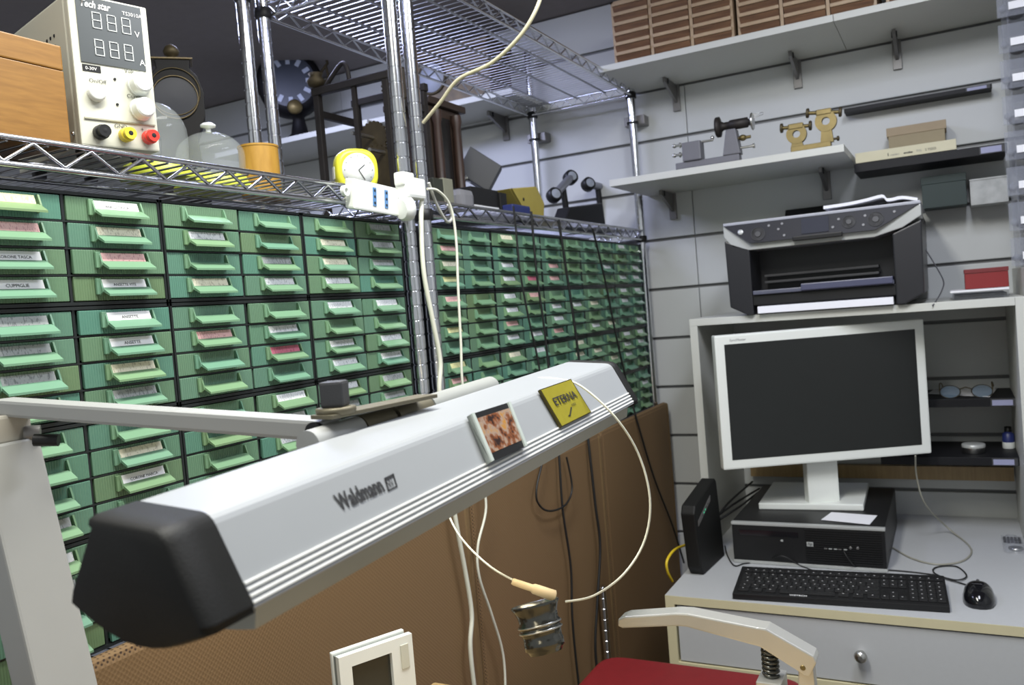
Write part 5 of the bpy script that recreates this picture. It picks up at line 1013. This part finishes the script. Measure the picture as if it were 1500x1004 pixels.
cable([PA(1, 2.28, 1356, 366), PA(1, 2.27, 1372, 392), PA(1, 2.25, 1382, 412), PA(1, 2.20, 1380, 425), PA(1, 2.12, 1372, 440), PA(1, 2.094, 1366, 448)], 0.0015, mat('dark_grey_cable', rgb(84, 84, 88), 0.5), 'printer_cable', 'thin dark cable dropping from the printer over the hutch edge')
cable([V(-.60, 1006, 798), V(-.61, 988, 806), V(-.615, 977, 822), V(-.615, 978, 838), V(-.612, 985, 852)], 0.0032, mat('yellow_cable', rgb(212, 182, 40), 0.45), 'yellow_network_cable', 'yellow network cable behind the router at the desk corner')
for i, (p0, p1, p2) in enumerate((((1046, 760), (1076, 738), (1112, 716)), ((1050, 764), (1084, 742), (1110, 722)), ((1052, 756), (1070, 734), (1102, 706)))):
    cable([PA(1, 2.02, *p0), PA(1, 2.12, *p1), PA(1, 2.40, *p2)], 0.0028, CABLEB, 'router_cable', 'black cable from the router back, %s of three' % ('lowest', 'middle', 'topmost')[i])

# ------------------------------------------------------------------ red stool, white device, lever tool
t = thing('red_stool', (-0.46, 1.39, ZF), 'stool with a maroon vinyl seat in front of the desk', 'stool')
a, b_ = PA(2, -0.72, 900, 960), PA(2, -0.72, 1185, 984)
pl_ = rounded([(a.x - 0.02, a.y), (b_.x, a.y), (b_.x, a.y - 0.36), (a.x - 0.02, a.y - 0.36)], [0.05] * 4, 6)
MB().prism([(x, y, -0.775) for x, y in pl_], Z * 0.055, 0.008).part('seat', MAROON, t)
cxs, cys = (a.x + b_.x) / 2, a.y - 0.18
MB().cyl((cxs, cys, ZF + 0.06), (cxs, cys, -0.776), 0.025, 18).part('column', CHROME, t)
for i in range(5):
    an = 2 * math.pi * i / 5 + 0.3; MB().obox(Vector((cxs, cys, ZF + 0.045)) - Vector((-math.sin(an), math.cos(an), 0)) * 0.015, Vector((math.cos(an), math.sin(an), 0)) * 0.20, Vector((-math.sin(an), math.cos(an), 0)) * 0.03, Z * 0.025, 0.004).part('leg', BLACK, t)
    MB().lathe([(0.022, -0.01), (0.022, 0.01)], (cxs + 0.19 * math.cos(an), cys + 0.19 * math.sin(an), ZF + 0.022), (-math.sin(an), math.cos(an), 0), 16).part('caster', BLACK, t)
# white device with a dark window
DD = 0.97
dv = thing('white_display_stand', PD(545, 1050, DD), 'white plastic square frame with dark glass window at the bottom edge', 'device')
P = lambda px, py, d=DD: PD(px, py, d)
tl, tr = P(497, 978, 0.93), P(602, 916, 0.985)
wv_ = tr - tl; wv_.z = 0; wl = wv_.length; wv_.normalize(); dnn = Vector((wv_.y, -wv_.x, 0)); bz_ = ZB + 0.001; ztop = (tl.z + tr.z) / 2
dv.location = (tl + wv_ * wl / 2).xy.to_3d() + Z * bz_; dv['_base'] = list(dv.location)
o_ = Vector((tl.x, tl.y, bz_)); hh = ztop - bz_
g0 = o_
m = MB(); fw = wl * 0.22; wb0, wb1 = hh * 0.22, hh * 0.83; wr = wl * 0.70
for (u0, u1, v0, v1) in ((0, wl * 0.16, 0, hh), (wr, wl, 0, hh), (wl * 0.16, wr, 0, wb0), (wl * 0.16, wr, wb1, hh)): m.obox(g0 + wv_ * u0 + Z * v0, wv_ * (u1 - u0), Z * (v1 - v0), -dnn * 0.008)
m.part('front_frame', PLWH, dv)
MB().obox(g0 + wv_ * wl * 0.14 + Z * (wb0 - 0.002) - dnn * 0.006, wv_ * (wr - wl * 0.12), Z * (wb1 - wb0 + 0.004), -dnn * 0.002).part('window', mat('dark_window', rgb(52, 52, 46), 0.08), dv)
MB().obox(g0 - dnn * 0.0085 + wv_ * 0.002 + Z * 0.001, wv_ * (wl - 0.004), Z * (hh - 0.004), -dnn * 0.010).part('grey_core', mat('core_grey', rgb(120, 126, 122), 0.5), dv)
MB().obox(g0 - dnn * 0.0188, wv_ * wl, Z * hh, -dnn * 0.006, 0.0015).part('rear_shell', PLWH, dv)
MB().obox(g0 + wv_ * (wl * 0.82) + Z * (hh * 0.55) + dnn * 0.0001, wv_ * wl * 0.11, Z * hh * 0.34, dnn * 0.0012, 0.0006).part('thumb_grip', OFFW, dv)
# metal lever press
LYY = 0.76
lv = thing('lever_press', (-0.15, LYY, ZB), 'polished aluminium lever press with coil spring at the bottom edge', 'press')
ALU = mat('polished_aluminium', (0.60, 0.60, 0.57, 1), 0.30, 0.65, var=0.04)
fq = lambda px, py: PA(1, LYY, px, py)
up_ = [(905, 908), (915, 904), (990, 899), (1008, 900), (1108, 920), (1122, 922), (1192, 962), (1196, 972)]
lo2 = [(1186, 992), (1178, 990), (1112, 948), (1100, 945), (1005, 919), (990, 918), (912, 921), (905, 918)]
MB().prism([fq(*p) for p in up_ + lo2], Y * 0.020, 0.0015).part('lever', ALU, lv)
MB().lathe([(0.0025, 0), (0.002, 0.0006)], fq(1176, 979), -Y, 14).part('pivot_pin', BRASS, lv)
sp0 = fq(1124, 956) + Y * 0.010; sp1 = Vector((sp0.x, sp0.y, fq(1128, 996).z))
pts = []
for i in range(90):
    t_ = i / 89; an = t_ * 6 * 2 * math.pi; pts.append(sp0 + (sp1 - sp0) * t_ + Vector((math.cos(an), math.sin(an), 0)) * 0.0068)
MB().tube(pts, 0.0014, 6).part('spring', GUN, lv); MB().cyl(sp0 + Z * 0.003, Vector((sp1.x, sp1.y, ZB + 0.02)), 0.0045, 14).part('plunger', STEEL, lv)
pv = fq(1176, 979)
MB().prism([(pv.x - 0.012, LYY + 0.003, ZB + 0.01), (pv.x + 0.012, LYY + 0.003, ZB + 0.01), (pv.x + 0.008, LYY + 0.003, pv.z + 0.004), (pv.x - 0.004, LYY + 0.003, pv.z + 0.004)], Y * 0.014, 0.001).part('upright', ALU, lv)
MB().box((sp1.x - 0.011, LYY - 0.006, ZB + 0.0005), (sp1.x + 0.011, LYY + 0.026, sp1.z - 0.001), 0.001).part('guide_block', ALU, lv)
MB().box((sp1.x - 0.10, LYY - 0.03, ZB + 0.0005), (pv.x + 0.03, LYY + 0.05, ZB + 0.012), 0.003).part('base', ALU, lv)
# ------------------------------------------------------------------ lift everything so that the floor is at zero
for o in list(S.objects):
    if '_base' in o: del o['_base']
    if o.parent is None: o.location.z += H
